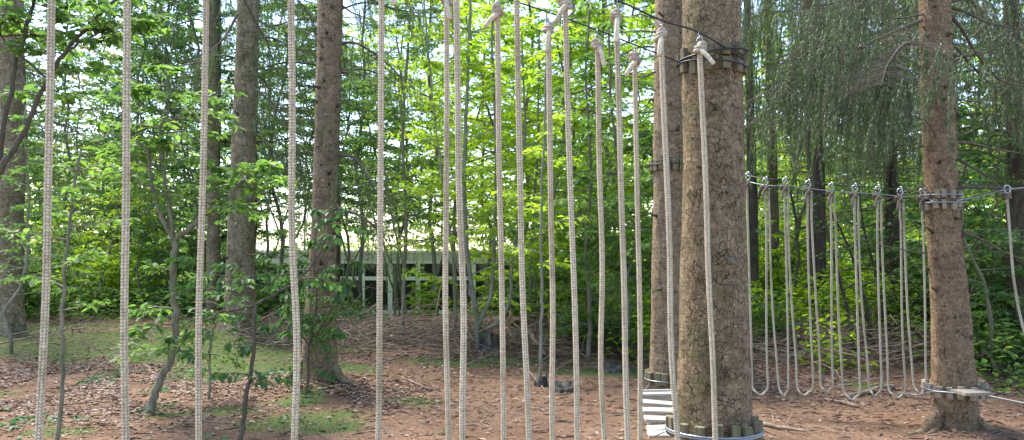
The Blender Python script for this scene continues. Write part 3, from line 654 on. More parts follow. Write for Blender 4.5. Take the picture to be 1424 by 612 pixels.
SP8=back_spruce(1240,15,10,'spruce with many bare lower twigs behind the rope loops',38,L_needle,zlo=3.2,blen=2.0,lo_dead=60)
# sprays of light needles in front of the pale mossy trunk
curtain(TB,[[(335,-10),(355,30),(372,60),(380,85)],[(330,20),(310,55),(280,80),(255,90)],[(350,60),(330,110),(300,130),(280,150)],[(350,120),(385,150),(410,200),(420,240)],[(345,-20),(400,-10),(430,20),(438,50)],[(350,180),(380,210),(410,250),(425,270)]],12.6,23,L_needle2,hang=.5,nst=45,dz=.4)
curtain(TA,[[(474,-30),(500,-10),(540,10),(590,20)],[(474,-50),(520,-30),(560,-20),(610,-20)],[(472,60),(500,62),(540,90),(560,110)],[(470,215),(495,222),(520,262),(535,285)],[(466,290),(500,300),(525,320),(545,345)]],9.8,24,L_needle2,hang=.55,nst=50,dz=.4)

# ---- saplings with explicit stems
def sapling(label, stems, Z, seed, leafm, woodm, zs=0.0, name='sapling', cat='sapling', group='thin saplings in the clearing', **kw):
    rr=np.random.default_rng(seed); L=[]
    for si,(poly,r0,r1) in enumerate(stems):
        pts=[np.array(P(a,b,Z+zs*(i/len(poly))*(1 if si%2 else -1))) for i,(a,b) in enumerate(poly)]
        if si==0: pts[0][2]=float(g(pts[0][0],pts[0][1]))-.03
        else:   # keep the fork joined to the first stem
            base=L[0][0]; j=np.argmin(np.linalg.norm(base-pts[0],axis=1)); pts[0]=base[j].copy()
        q=spline(pts,6*len(pts)); q[1:-1]+=rr.normal(size=q[1:-1].shape)*.006; L.append((q,r0,r1))
    b=L[0][0][0]; root=empty(name,(b[0],b[1],b[2]+.03),label,cat,group)
    W,Lm=broadleaf(L,rr,**kw)
    adopt(W.build('stem',woodm),root); adopt(Lm.build('foliage',leafm),root); return root
sapling('crooked grey sapling that forks low into two arms, left of the middle',[([(208,574),(218,540),(238,498),(245,455),(241,400),(243,335)],.042,.03),([(243,335),(224,300),(211,250),(206,212),(190,196)],.026,.014),([(243,335),(280,302),(312,280),(336,252),(348,230)],.028,.012),([(206,225),(222,195),(235,150),(232,90)],.02,.008)],8.0,51,L_mid,W_stem,nbr=12,blen=.8,z0=.35,twigs=8,lpt=8,ls=.085,six=True,up=.2,wood_r=.009)
sapling('slender dark sapling rising straight between first two ropes',[([(78,618),(88,520),(86,440),(92,350),(103,270),(112,210)],.018,.009)],6.4,52,L_mid,W_stem,nbr=12,blen=.55,z0=.4,twigs=5,lpt=6,ls=.07,six=True,wood_r=.007)
sapling('dark leaning saplings crossing the top left corner',[([(-20,560),(-14,400),(-10,270),(0,240),(35,180),(64,112),(105,55),(165,-5)],.03,.012),([(-10,270),(2,200),(22,90),(45,10),(52,-30)],.022,.012),([(60,115),(95,70),(140,45),(175,35)],.012,.005),([(22,90),(10,60),(-10,30)],.010,.006)],6.2,53,L_mid,W_twig,nbr=9,blen=.6,z0=.62,twigs=6,lpt=7,ls=.085,six=True,wood_r=.007)
sapling('small dark forked sapling before the bare trunk, with drooping leaves',[([(334,618),(344,545),(352,500),(355,424)],.022,.014),([(355,424),(390,405),(420,385),(445,350),(462,300),(470,285)],.012,.005),([(355,424),(320,432),(285,445),(262,465),(245,492)],.011,.004),([(355,426),(335,395),(322,380),(345,350)],.008,.004)],6.8,54,L_deep,W_twig,nbr=6,blen=.42,z0=.35,twigs=4,lpt=5,ls=.07,six=True,droop=1.2,wood_r=.006)
sapling('short thin sapling between the crooked sapling and the forked sapling',[([(291,545),(292,500),(294,465),(310,430),(330,395)],.016,.007)],8.6,55,L_deep,W_stem,nbr=8,blen=.45,z0=.4,twigs=5,lpt=6,ls=.07,six=True,wood_r=.006)
sapling('leafy twigs climbing around the foot of the bare trunk',[([(428,548),(430,480),(440,420),(438,350),(445,290)],.016,.006),([(430,480),(455,440),(472,400),(480,360)],.012,.005),([(430,480),(412,450),(405,400),(410,360)],.012,.005)],8.9,56,L_deep,W_twig,nbr=14,blen=.42,z0=.1,twigs=6,lpt=6,ls=.062,six=True,droop=1.3,wood_r=.006)
sapling('pale forked tree with three rising stems behind the middle ropes',[([(666,508),(665,470),(662,430),(652,370),(646,250),(650,120),(655,-20)],.055,.02),([(664,455),(682,410),(688,330),(690,200),(684,60),(690,-20)],.035,.015),([(663,470),(705,430),(712,370),(722,300),(730,180),(725,40)],.035,.012),([(662,430),(650,400),(630,350),(615,250),(600,120),(590,0)],.025,.012)],12.2,57,L_bright,W_pale,nbr=15,blen=1.25,z0=.35,twigs=8,lpt=10,ls=.095,wood_r=.010)
sapling('straight thin pale stem behind the brush pile, right of the forked tree',[([(752,532),(752,480),(754,400),(752,300),(757,180),(760,20)],.022,.012)],9.8,58,L_bright,W_pale,nbr=12,blen=.7,z0=.45,twigs=6,lpt=8,ls=.085,wood_r=.007)
sapling('thin upright sapling close behind the fifth rope',[([(560,470),(561,400),(565,300),(560,180),(570,30),(568,-30)],.035,.018),([(562,380),(545,300),(530,200),(520,120)],.02,.008)],13.0,59,L_mid,W_stem,nbr=18,blen=1.1,z0=.3,twigs=8,lpt=10,ls=.09,wood_r=.009)
sapling('grey sapling standing left of the pale forked tree',[([(632,500),(633,420),(631,320),(636,200),(632,60),(630,-30)],.035,.018)],13.0,60,L_bright,W_stem,nbr=20,blen=1.1,z0=.3,twigs=8,lpt=10,ls=.09,wood_r=.009)
sapling('pair of grey stems behind the row of middle ropes',[([(735,480),(738,400),(742,300),(748,180),(750,30)],.035,.015),([(737,420),(755,340),(775,250),(790,120),(800,-10)],.025,.01)],14.5,61,L_bright,W_stem,nbr=20,blen=1.3,z0=.25,twigs=9,lpt=10,ls=.10,wood_r=.009)
sapling('dark sapling with layered leaves left of the half hidden trunk',[([(868,490),(872,420),(866,340),(860,240),(850,140),(846,40)],.035,.015),([(870,400),(885,330),(892,250),(900,180)],.018,.008)],11.0,62,L_mid,W_stem,nbr=26,blen=1.15,z0=.1,twigs=9,lpt=11,ls=.085,wood_r=.009,up=.05,tilt=.3)
sapling('broad leafy sapling with flat sprays behind the eighth to tenth ropes',[([(818,495),(820,420),(815,340),(822,240),(815,120),(820,0)],.035,.015)],11.8,63,L_mid,W_stem,nbr=34,blen=1.3,z0=.08,twigs=9,lpt=11,ls=.085,wood_r=.009,up=.08,tilt=.3)
# dark curved stems behind the loops
for si,(poly,lab) in enumerate([([(1190,500),(1180,440),(1165,380),(1150,320),(1140,270)],'black curved stem behind the fourth rope loop'),([(1215,495),(1205,430),(1190,370),(1170,320),(1150,290)],'black curved stem behind the sixth rope loop'),([(1225,500),(1228,430),(1215,370),(1200,310),(1195,260)],'black leaning stem behind the seventh rope loop'),([(1240,490),(1244,420),(1238,350),(1250,280)],'black upright stem left of warm brown trunk'),([(1105,500),(1100,430),(1110,350),(1098,260)],'thin dark stem behind the second rope loop')]):
    sapling(lab,[(poly,.035,.012)],12.0+.4*si,70+si,L_deep,W_dark,nbr=10,blen=.9,z0=.2,twigs=6,lpt=4,ls=.08,wood_r=.010,group='dark stems behind the rope loops',up=.5)
for si,(px,Z,lab) in enumerate([(20,11.6,'pale twin stem leaning at the left edge trunk'),(130,16.5,'small sapling in sunlit undergrowth between first and second ropes'),(185,17,'curved sapling in sunlit undergrowth just right of the second rope'),(100,15.5,'low dark sapling in sunlit undergrowth just right of first rope'),(410,14.6,'thin leafy sapling just left of the bare trunk'),(1345,12,'slim sapling in the undergrowth right of the warm brown trunk'),(1385,10.8,'leafy sapling near the right edge')]):
    b=GP(px,Z); rr=np.random.default_rng(80+si); st=stem_path(3.6 if si!=3 else 2.2,rr,.25,(rr.normal()*.4,0)); st=st+np.array([b.x,b.y,b.z-.05])
    root=empty('sapling',b,lab,'sapling','thin saplings in the clearing')
    W,Lm=broadleaf([(st,.028,.008)],rr,nbr=24,blen=.95,z0=.22,twigs=8,lpt=8,ls=.085,wood_r=.008)
    adopt(W.build('stem',W_pale if si in (0,2) else W_stem),root); adopt(Lm.build('foliage',[L_mid,L_bright,L_bright,L_mid,L_mid,L_deep,L_deep][si]),root)

# ---- background broadleaf trees: prototypes, then copies
def proto_tree(seed,h,blen,nbr,ls,twigs=10,lpt=12,z0=.12,up=.3,r=.055,tilt=.45):
    rr=np.random.default_rng(seed); root=empty('broadleaf_tree',(0,0,0),None,None)
    st=stem_path(h,rr,.35,(rr.normal()*.4,rr.normal()*.4),14); st[0,2]-=.15
    st2=stem_path(h*.8,rr,.35,(rr.normal()*1.2,rr.normal()*1.2),14); st2[:,2]+=.3
    W,Lm=broadleaf([(st,r,.02),(st2,r*.6,.015)],rr,nbr=nbr,blen=blen,z0=z0,twigs=twigs,lpt=lpt,ls=ls,up=up,wood_r=.018,tilt=tilt)
    W.build('trunk',W_stem,root); Lm.build('crown',L_mid,root); return root
def proto_shrub(seed,h,spread,ls):
    rr=np.random.default_rng(seed); root=empty('shrub',(0,0,0),None,None); stems=[]
    for k in range(7):
        a=rr.random()*6.283; st=stem_path(h*(.7+.4*rr.random()),rr,.1,(math.cos(a)*spread,math.sin(a)*spread),7); stems.append((st,.012,.004))
    W,Lm=broadleaf(stems,rr,nbr=10,blen=h*.4,z0=.1,twigs=6,lpt=7,ls=ls,up=.35,wood_r=.006)
    W.build('stems',W_twig,root).name='stem'; Lm.build('foliage',L_mid,root); return root
tp=[proto_tree(101,9,2.1,30,.12),proto_tree(102,11,2.4,32,.13),proto_tree(103,8,1.9,28,.11),proto_tree(104,12,2.6,34,.14),proto_tree(105,9,2.0,26,.12,z0=.34),proto_tree(106,11,2.2,28,.13,z0=.30)]
sp=[proto_shrub(111,1.5,.5,.085),proto_shrub(112,1.1,.6,.075),proto_shrub(113,2.0,.6,.095)]
used=set()
def place(proto,px,Z,s,rz,mat,label,cat,group,wood=None):
    if id(proto) in used: o=copy_tree(proto)
    else: o=proto; used.add(id(proto))
    b=GP(px,Z); o.location=b; o.rotation_euler=(0,0,rz); o.scale=(s,s,s)
    tag(o,label,cat,group)
    for c in o.children:
        m=wood if c.name.startswith(('trunk','stem')) else mat
        if m is not None:
            c.material_slots[0].link='OBJECT'; c.material_slots[0].material=m
    return o
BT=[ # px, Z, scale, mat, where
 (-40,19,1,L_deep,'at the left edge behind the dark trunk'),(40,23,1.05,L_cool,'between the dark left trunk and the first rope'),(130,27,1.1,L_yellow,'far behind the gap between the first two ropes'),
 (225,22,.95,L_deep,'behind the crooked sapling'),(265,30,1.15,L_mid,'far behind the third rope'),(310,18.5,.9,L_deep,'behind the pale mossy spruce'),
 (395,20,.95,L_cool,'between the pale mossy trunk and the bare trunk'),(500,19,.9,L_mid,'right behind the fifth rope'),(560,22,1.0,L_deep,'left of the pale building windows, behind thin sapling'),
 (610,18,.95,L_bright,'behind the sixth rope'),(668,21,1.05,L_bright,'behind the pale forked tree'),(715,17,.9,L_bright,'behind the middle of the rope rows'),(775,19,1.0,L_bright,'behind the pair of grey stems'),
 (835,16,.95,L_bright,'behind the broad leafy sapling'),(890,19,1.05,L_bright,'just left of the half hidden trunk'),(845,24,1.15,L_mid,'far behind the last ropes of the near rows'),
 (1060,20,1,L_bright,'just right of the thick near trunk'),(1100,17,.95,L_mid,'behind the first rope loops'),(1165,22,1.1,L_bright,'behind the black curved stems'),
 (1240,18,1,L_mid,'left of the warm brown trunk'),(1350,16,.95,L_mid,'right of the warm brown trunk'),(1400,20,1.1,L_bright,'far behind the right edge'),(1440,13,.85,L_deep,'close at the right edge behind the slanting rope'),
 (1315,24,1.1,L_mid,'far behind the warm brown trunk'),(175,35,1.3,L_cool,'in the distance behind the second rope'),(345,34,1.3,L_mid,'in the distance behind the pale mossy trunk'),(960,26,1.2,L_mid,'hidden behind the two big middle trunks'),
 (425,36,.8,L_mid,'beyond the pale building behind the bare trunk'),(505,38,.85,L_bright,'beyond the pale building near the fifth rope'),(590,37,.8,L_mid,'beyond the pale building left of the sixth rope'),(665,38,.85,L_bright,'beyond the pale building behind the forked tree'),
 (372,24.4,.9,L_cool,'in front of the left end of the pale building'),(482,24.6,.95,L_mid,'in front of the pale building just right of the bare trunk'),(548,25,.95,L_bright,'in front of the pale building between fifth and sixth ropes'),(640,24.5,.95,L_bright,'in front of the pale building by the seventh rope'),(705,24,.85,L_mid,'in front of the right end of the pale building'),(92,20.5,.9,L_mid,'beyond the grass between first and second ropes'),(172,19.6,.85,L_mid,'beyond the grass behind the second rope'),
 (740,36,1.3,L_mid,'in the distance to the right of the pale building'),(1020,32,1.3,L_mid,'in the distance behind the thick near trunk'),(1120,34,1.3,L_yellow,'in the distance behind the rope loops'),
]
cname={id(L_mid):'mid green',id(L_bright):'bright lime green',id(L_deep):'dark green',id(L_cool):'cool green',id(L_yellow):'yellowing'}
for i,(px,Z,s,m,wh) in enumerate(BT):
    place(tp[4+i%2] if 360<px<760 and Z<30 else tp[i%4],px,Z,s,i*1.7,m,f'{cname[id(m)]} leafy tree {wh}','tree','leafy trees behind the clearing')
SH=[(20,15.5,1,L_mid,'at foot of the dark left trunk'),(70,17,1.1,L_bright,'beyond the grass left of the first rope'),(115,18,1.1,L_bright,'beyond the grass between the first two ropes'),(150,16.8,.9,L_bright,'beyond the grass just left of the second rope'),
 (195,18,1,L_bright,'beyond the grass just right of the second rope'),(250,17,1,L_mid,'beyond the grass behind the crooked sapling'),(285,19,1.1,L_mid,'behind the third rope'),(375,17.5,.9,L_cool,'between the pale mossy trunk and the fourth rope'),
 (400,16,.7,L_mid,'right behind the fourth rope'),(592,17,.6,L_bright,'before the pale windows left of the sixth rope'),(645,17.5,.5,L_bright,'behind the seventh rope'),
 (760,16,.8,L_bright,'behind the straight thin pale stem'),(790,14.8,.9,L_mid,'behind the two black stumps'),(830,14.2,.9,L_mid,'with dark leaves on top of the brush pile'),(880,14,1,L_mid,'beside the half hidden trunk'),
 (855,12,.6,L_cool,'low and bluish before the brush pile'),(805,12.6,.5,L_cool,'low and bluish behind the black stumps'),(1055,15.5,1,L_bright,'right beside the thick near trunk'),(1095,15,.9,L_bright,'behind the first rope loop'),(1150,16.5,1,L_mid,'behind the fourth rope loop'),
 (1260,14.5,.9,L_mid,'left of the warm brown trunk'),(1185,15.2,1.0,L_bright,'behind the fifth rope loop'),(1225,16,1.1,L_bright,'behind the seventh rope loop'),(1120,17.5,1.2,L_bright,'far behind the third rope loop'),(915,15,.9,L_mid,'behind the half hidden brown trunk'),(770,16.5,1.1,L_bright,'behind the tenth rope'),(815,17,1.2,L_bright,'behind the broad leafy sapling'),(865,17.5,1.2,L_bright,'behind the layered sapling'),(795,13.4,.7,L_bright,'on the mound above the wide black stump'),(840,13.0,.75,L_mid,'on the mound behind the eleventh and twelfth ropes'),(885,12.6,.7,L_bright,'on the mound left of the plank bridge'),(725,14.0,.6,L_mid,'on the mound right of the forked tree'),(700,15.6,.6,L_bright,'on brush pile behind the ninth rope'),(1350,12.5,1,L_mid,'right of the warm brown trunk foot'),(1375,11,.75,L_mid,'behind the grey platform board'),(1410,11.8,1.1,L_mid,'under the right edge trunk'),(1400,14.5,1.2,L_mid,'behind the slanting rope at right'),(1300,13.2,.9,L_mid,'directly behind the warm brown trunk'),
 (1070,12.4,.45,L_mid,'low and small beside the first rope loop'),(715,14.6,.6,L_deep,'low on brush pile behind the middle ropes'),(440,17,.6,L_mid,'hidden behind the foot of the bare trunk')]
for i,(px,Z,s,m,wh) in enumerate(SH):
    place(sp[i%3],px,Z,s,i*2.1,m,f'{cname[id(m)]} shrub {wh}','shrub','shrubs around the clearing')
# far wood
rr=np.random.default_rng(77)
def far_wood(name,label,mat,n,x0,x1,y0,y1,h0,h1,size,thr,seed):
    nc=int(n/60); cx=x0+(x1-x0)*rr.random(nc); cy=y0+(y1-y0)*rr.random(nc); cz=-1+h0+(h1-h0)*rr.random(nc)**1.1
    k=(vnoise(cx,cz,3.2,seed)>thr)&~((cx/cy*F+CX>330)&(cx/cy*F+CX<740)&(cz>1.2)); cx,cy,cz=cx[k],cy[k],cz[k]
    idx=rr.integers(0,len(cx),n); r=rr.normal(size=(n,3))*[.8,.8,.5]
    pos=np.stack([cx[idx],cy[idx],cz[idx]],1)+r
    az=rr.random(n)*6.283; d=np.stack([np.cos(az),np.sin(az),rr.normal(size=n)*.5],1)
    mb=MB(); leaf_mesh(mb,pos,d,rr.normal(size=(n,3))*.6+[0,0,1],size*(.6+.8*rr.random(n)))
    return tag(mb.build(name,mat),label,kind='stuff')
far_wood('far_wood','distant green wood seen through the trees',L_mid,60000,-42,42,40,52,0,9,.34,.42,41)
far_wood('far_wood','distant sunlit yellow green wood at the left and right',L_bright,50000,-45,45,46,60,0,9,.34,.42,42)

# ---- building far behind
BZ=27.0; bx0=(350-CX)/F*BZ; bx1=(735-CX)/F*BZ; gzb=-1.1
bld=empty('building',((bx0+bx1)/2,BZ,gzb),'pale single storey building with white framed windows behind the trees','building')
def bbox_obj(name,x0,x1,y0,y1,z0,z1,mat,parent=bld,world=True,bev=.05):
    mb=MB(); mb.box(((x0+x1)/2,(y0+y1)/2,(z0+z1)/2),(1,0,0),(0,1,0),(0,0,1),(x1-x0)/2,(y1-y0)/2,(z1-z0)/2,bev)
    o=mb.build(name,mat,smooth=False)
    if world: adopt(o,bld)
    return o
bbox_obj('wall',bx0,bx1,BZ+.05,BZ+5,1.32,1.55,M_wall)
bbox_obj('wall',bx0,bx1,BZ+.05,BZ+.35,-1.3,-.72,M_wall)
bbox_obj('wall',bx0,bx1,BZ+4.4,BZ+4.9,-1.3,1.318,M_wall)
bbox_obj('roof',bx0-.4,bx1+.4,BZ-.25,BZ+5.4,1.56,1.64,M_white)
nw=10; ww=(bx1-bx0)/nw
for k in range(nw):
    a=bx0+k*ww; b=a+ww
    mb=MB()
    def bar(x0,x1,z0,z1,y=BZ,t=.05): mb.box(((x0+x1)/2,y,(z0+z1)/2),(1,0,0),(0,1,0),(0,0,1),(x1-x0)/2,t,(z1-z0)/2,.1)
    bar(a+.003,a+.09,-.72,1.31); bar(b-.055,b-.003,-.72,1.31)
    bar(a+.092,b-.057,.64,.77); bar(a+.092,b-.057,-.49,-.37); bar(a+.092,b-.057,1.20,1.31); bar(a+.092,b-.057,-.72,-.64)
    fr=adopt(mb.build('window',M_white,smooth=False),bld)
    pm=MB(); pm.box(((a+b)/2,BZ+.09,.3),(1,0,0),(0,1,0),(0,0,1),ww/2-.01,.012,1.0,.1); pn=pm.build('pane',M_glass,smooth=False); pn.parent=fr

# ---- near ropes ---------------------------------------------------
def braid(L,Rr=.0155,ns=6,pitch=.088,step=.0042):
    out=[]; n=int(L/step); z=-np.linspace(0,L,n)
    for dr in (1,-1):
        mb=MB()
        for s in range(ns):
            ph=dr*2*np.pi*(-z/pitch)+s*2*np.pi/ns
            rad=Rr+dr*.0024*np.cos(np.pi*(2*ns*(-z/pitch)))
            c=np.stack([rad*np.cos(ph),rad*np.sin(ph),z],1)
            rd=np.stack([np.cos(ph),np.sin(ph),0*ph],1)
            tan=np.gradient(c,axis=0); tan/=np.linalg.norm(tan,axis=1,keepdims=True); sd=np.cross(tan,rd)
            prof=[(-.0052,-.0012),(-.0026,.0026),(.0026,.0026),(.0052,-.0012),(0,-.003)]
            v=np.stack([c+sd*a+rd*b for a,b in prof],1); m=5
            i=np.arange(n-1)[:,None]*m; j=np.arange(m)[None,:]; k=(j+1)%m
            mb.add(v.reshape(-1,3),np.stack([i+j,i+k,i+m+k,i+m+j],-1).reshape(-1,4))
        out.append(mb)
    a,b=out; na=len(np.vstack(a.q)); a.add(np.vstack(b.v),np.vstack(b.q)); a.split=na
    return a
def knot_path(sc,seed=0,n=60):
    t=np.linspace(0,2*np.pi,n)
    x=np.sin(t)+2*np.sin(2*t); y=np.cos(t)-2*np.cos(2*t); z=-np.sin(3*t)
    return np.stack([x*sc*.45, y*sc*.38, z*sc*.75],1)
RL=2.6
bm_=braid(RL); rope_proto=bm_.build('rope_strands',M_rope); rope_me=rope_proto.data; rope_me.materials.append(M_rope_tan)
mi=np.zeros(len(rope_me.polygons),np.int32); mi[bm_.split:]=1; rope_me.polygons.foreach_set('material_index',mi)
rope_vars=[]
def bend(z,v): t=-z/RL; return np.stack([(.010*np.sin(t*(5+2*v)+v)+.004*np.sin(t*(13+v)+2*v)),(.008*np.sin(t*(4+v)+2*v))],-1)*np.sin(np.clip(t,0,1)*np.pi*.5)[:,None]
for v_ in range(4):
    m_=rope_me.copy(); co_=np.empty(len(m_.vertices)*3,np.float32); m_.vertices.foreach_get('co',co_); co_=co_.reshape(-1,3); co_[:,:2]+=bend(co_[:,2],v_); m_.vertices.foreach_set('co',co_.ravel()); m_.update(); rope_vars.append(m_)
core_vars=[]
for v_ in range(4):
    z_=-np.linspace(0,RL,60); c_=MB(); c_.tube(np.column_stack([bend(z_,v_),z_]),.0125,8); core_vars.append(c_.build('core',M_core).data)
cm=MB(); cm.tube(np.array([(0,0,-z) for z in np.linspace(0,RL,20)]),.0125,8); core_me=cm.build('core',M_core).data
def ring(mb,c,r,t,nrm=(1,0,0),n=18):
    nrm=np.array(nrm,float); a=np.cross(nrm,[0,.3,1]); a/=np.linalg.norm(a); b=np.cross(nrm,a); b/=np.linalg.norm(b)
    th=np.linspace(0,2*np.pi,n); mb.tube(np.array([np.array(c)+r*(math.cos(x)*a+1.35*math.sin(x)*b) for x in th]),t,6,cap=False)
km=MB(); t_=np.linspace(0,2*np.pi*2.15,60)
km.tube(np.stack([.026*np.cos(t_),.024*np.sin(t_),-.03+.026*t_/6.283+.012*np.cos(t_)],1),.0155,10)
t_=np.linspace(-.4,3.6,30); km.tube(np.stack([.020*np.cos(t_),-.024+.004*t_,.012+.034*np.sin(t_)],1),.0150,10)
t_=np.linspace(0,6.283,30); km.tube(np.stack([.017*np.cos(t_),.004*np.sin(3*t_),.014+.030*np.sin(t_)],1),.0140,10,cap=False); knot_me=km.build('knot',M_knot).data
tails=[]
for tk in range(4):
    tm=MB(); e=[(.085,-.10),(-.075,-.09),(.03,-.10),(-.02,-.13)][tk]
    tm.tube(spline([(0,-.012,0),(e[0]*.45,-.03,e[1]*.35),(e[0],-.034,e[1])],8),np.linspace(.0155,.0145,8),10); tails.append(tm.build('rope_tail',M_rope).data)
lm=MB(); ring(lm,(0,0,.055),.017,.0035); ring(lm,(0,0,.09),.015,.003,(0,1,0)); link_me=lm.build('shackle',M_steel).data
for o in [o for o in C.objects if o.name.split('.')[0] in ('rope_strands','core','knot','shackle') or o.name.startswith('rope_tail')]:
    if o.parent is None: bpy.data.objects.remove(o)
def zA(px): return 4.204/(1-.435*(px-CX)/F)
def zB(px): return 4.55/(1-.435*(px-CX)/F)
# row, top px,py, bottom px at y=612, tail kind, label
ordn=['first','second','third','fourth','fifth','sixth','seventh','eighth','ninth','tenth','eleventh','twelfth','thirteenth','fourteenth','fifteenth','sixteenth','seventeenth']
RP=[('A',73,-75,57,1),('A',177,-62,173,0),('B',287,-50,276,2),('A',404,-55,411,1),('B',531,-22,526,0),('B',621,2,622,2),('A',634,-35,646,1),('B',692,20,700,1),('A',718,-18,733,0),('B',763,42,770,3),('A',786,8,803,1),('B',831,66,840,2),('A',857,26,874,3),('B',883,86,891,1),('A',919,53,941,3),('A',973,70,996,0)]
desc={6:'just above frame',}
ends={'A':[], 'B':[]}
for i,(row,tx,ty,bx,tk) in enumerate(RP):
    Z=(zA if row=='A' else zB)(tx)
    top=P(tx,ty,Z); bot=P(bx,612,Z+.0)
    d=(bot-top).normalized()
    lab=f'thick beige braided rope, {ordn[i]} from the left edge'
    if ty>0: lab+=', knotted below the cable'
    if i==15: lab='thick beige braided rope hanging in front of the scaly near trunk, last of its row'
    if i==14: lab='thick beige braided rope hanging before the half hidden brown trunk, knotted at top'
    root=empty('hanging_rope',top,lab,'rope','braided ropes hanging in two rows from the cables')
    q=Vector((0,0,-1)).rotation_difference(d); root.rotation_mode='QUATERNION'; root.rotation_quaternion=q
    sc=1.0+.03*math.sin(i*2.3)
    def add(me,nm,par,loc=(0,0,0),rot=(0,0,0),s=(1,1,1)):
        o=bpy.data.objects.new(nm,me); C.objects.link(o); o.parent=par; o.location=loc; o.rotation_euler=rot; o.scale=s; return o
    sz_=.97+.02*(i%3); add(rope_vars[i%4],'rope_body',root,rot=(0,0,i*1.1),s=(sc*.80,sc*.80,sz_))
    add(core_vars[i%4],'rope_core',root,rot=(0,0,i*1.1),s=(sc*.80,sc*.80,sz_))
    kn=add(knot_me,'knot',root,loc=(0,0,.01),rot=(.25*math.sin(i*3),.3*math.cos(i*5),i*.9),s=(.86,.86,.86+.1*math.sin(i*4)))
    add(tails[tk],'rope_tail',root,loc=(0,-.012,-.005),rot=(0,0,.3*math.sin(i*7)),s=(.88,.88,.8+.35*abs(math.sin(i*2.7))))
    add(link_me,'shackle',root,rot=(0,0,i*.7))
    ends[row].append((tx,np.array(top+Vector((0,0,.105)))))
def cable(pts,r,label,mat=M_cable,name='steel_cable',n=60,group=None,smooth=True):
    mb=MB(); q=spline(pts,n) if smooth else np.array([tuple(p) for p in pts]); mb.tube(q,r,8)
    return tag(mb.build(name,mat),label,'cable',group)
for row in 'AB':
    pts=[p for _,p in sorted(ends[row],key=lambda t:t[0])]
    # smooth parabola through attachment points
    xs_=np.array([p[0] for p in pts]); co=np.polyfit(xs_,[p[2] for p in pts],2); cy=np.polyfit(xs_,[p[1] for p in pts],1)
    xe = P(1034,82,4.83)[0] if row=='A' else P(949,88,4.95)[0]
    a=list(pts)
    last=np.array(P(1034,82,4.86)) if row=='A' else np.array(P(949,88,4.96))
    first=pts[0]+(pts[0]-pts[3])*1.2
    cable([first]+a+[last],.0058 if row=='A' else .005,'black steel cable carrying the front row of thick ropes, tied to the near trunk' if row=='A' else 'thinner black steel cable carrying the rear row of thick ropes, left of near trunk',n=120)

# ---- collars of wooden blocks
def collar(axis_xy, z, r, nb, bw, bh, label, rows=1, seed=0, cabs=((0,),), ph0=0.0, cmat=M_cable, tone=W_block, dark=None, cr=.006, jitter=.35):
    rr=np.random.default_rng(seed); c=np.array([axis_xy[0],axis_xy[1],z])
    root=empty('block_collar',c,label,'tree collar','collars of wooden blocks strapped round the trunks')
    k=0
    for row in range(rows):
        for b in range(nb):
            a=ph0+2*np.pi*(b+(.12*rr.normal()))/nb+row*.05; zz=(row-(rows-1)/2)*bh*1.18+rr.normal()*bh*(.12 if rows>1 else .05)
            rad=np.array([math.cos(a),math.sin(a),0]); tg=np.array([-rad[1],rad[0],0])
            tilt=rr.normal()*.05; up=np.array([0,0,1.])+tg*tilt+rad*.04
            mb=MB(); mb.box(rad*(r+bw*.42)+[0,0,zz],tg,np.cross(up,tg),up,bw*.5*(.85+.3*rr.random()),bw*.36,bh*.5*(.85+.25*rr.random()),.12)
            mb.build('wooden_block',tone,root,smooth=False); k+=1
    mb=MB()
    th=np.linspace(0,2*np.pi,49)
    for (dz,tl) in cabs:
        mb.tube(np.array([((r+bw*.82)*math.cos(t),(r+bw*.82)*math.sin(t),dz+tl*math.cos(t)) for t in th]),cr,6,cap=False)
    mb.build('strap_cable',cmat,root)
    return root
def axis_at(ax,rd,z):
    zs=[a[2] for a in ax]; return (np.interp(z,zs,[a[0] for a in ax]),np.interp(z,zs,[a[1] for a in ax])), float(np.interp(z,zs,rd))
def col_at(ax,rd,py,Z,*a,**k):
    z=P(700,py,Z)[2]; xy,r=axis_at(ax,rd,z); return collar(xy,z,r,*a,**k)
col_at(ax1,rd1,80,4.85,13,.043,.075,'mossy double row of wooden blocks around the top of the thick near trunk',rows=2,seed=1,cabs=((.035,.03),(-.03,-.02)))
col_at(ax1,[q+.015 for q in rd1],600,4.85,16,.055,.115,'row of square wooden blocks around the bottom of the thick near trunk',seed=2,cabs=((-.01,.0),(-.022,.0)),cmat=M_cableg,cr=.007,ph0=.2)
col_at(ax2,rd2,229,7.35,17,.05,.10,'dark row of wooden blocks halfway up the half hidden brown trunk',seed=3,cabs=((.01,.0),))
col_at(ax2,rd2,527,7.35,16,.055,.11,'row of wooden blocks at the bottom of the half hidden brown trunk',seed=4,cabs=((-.02,0),),cmat=M_cableg)
col_at(ax3,rd3,277,7.85,13,.046,.085,'double row of wooden blocks halfway up the warm brown trunk',rows=2,seed=5,tone=W_blockp,cabs=((.045,0),(-.03,-.0)),cmat=M_cableg,cr=.007)
rd3c=[q+.05 for q in rd3]
col_at(ax3,rd3c,544,7.85,17,.055,.12,'row of wooden blocks low on the warm brown trunk above its roots',seed=6,tone=W_blockp,cabs=((0,0),),cmat=M_cableg)

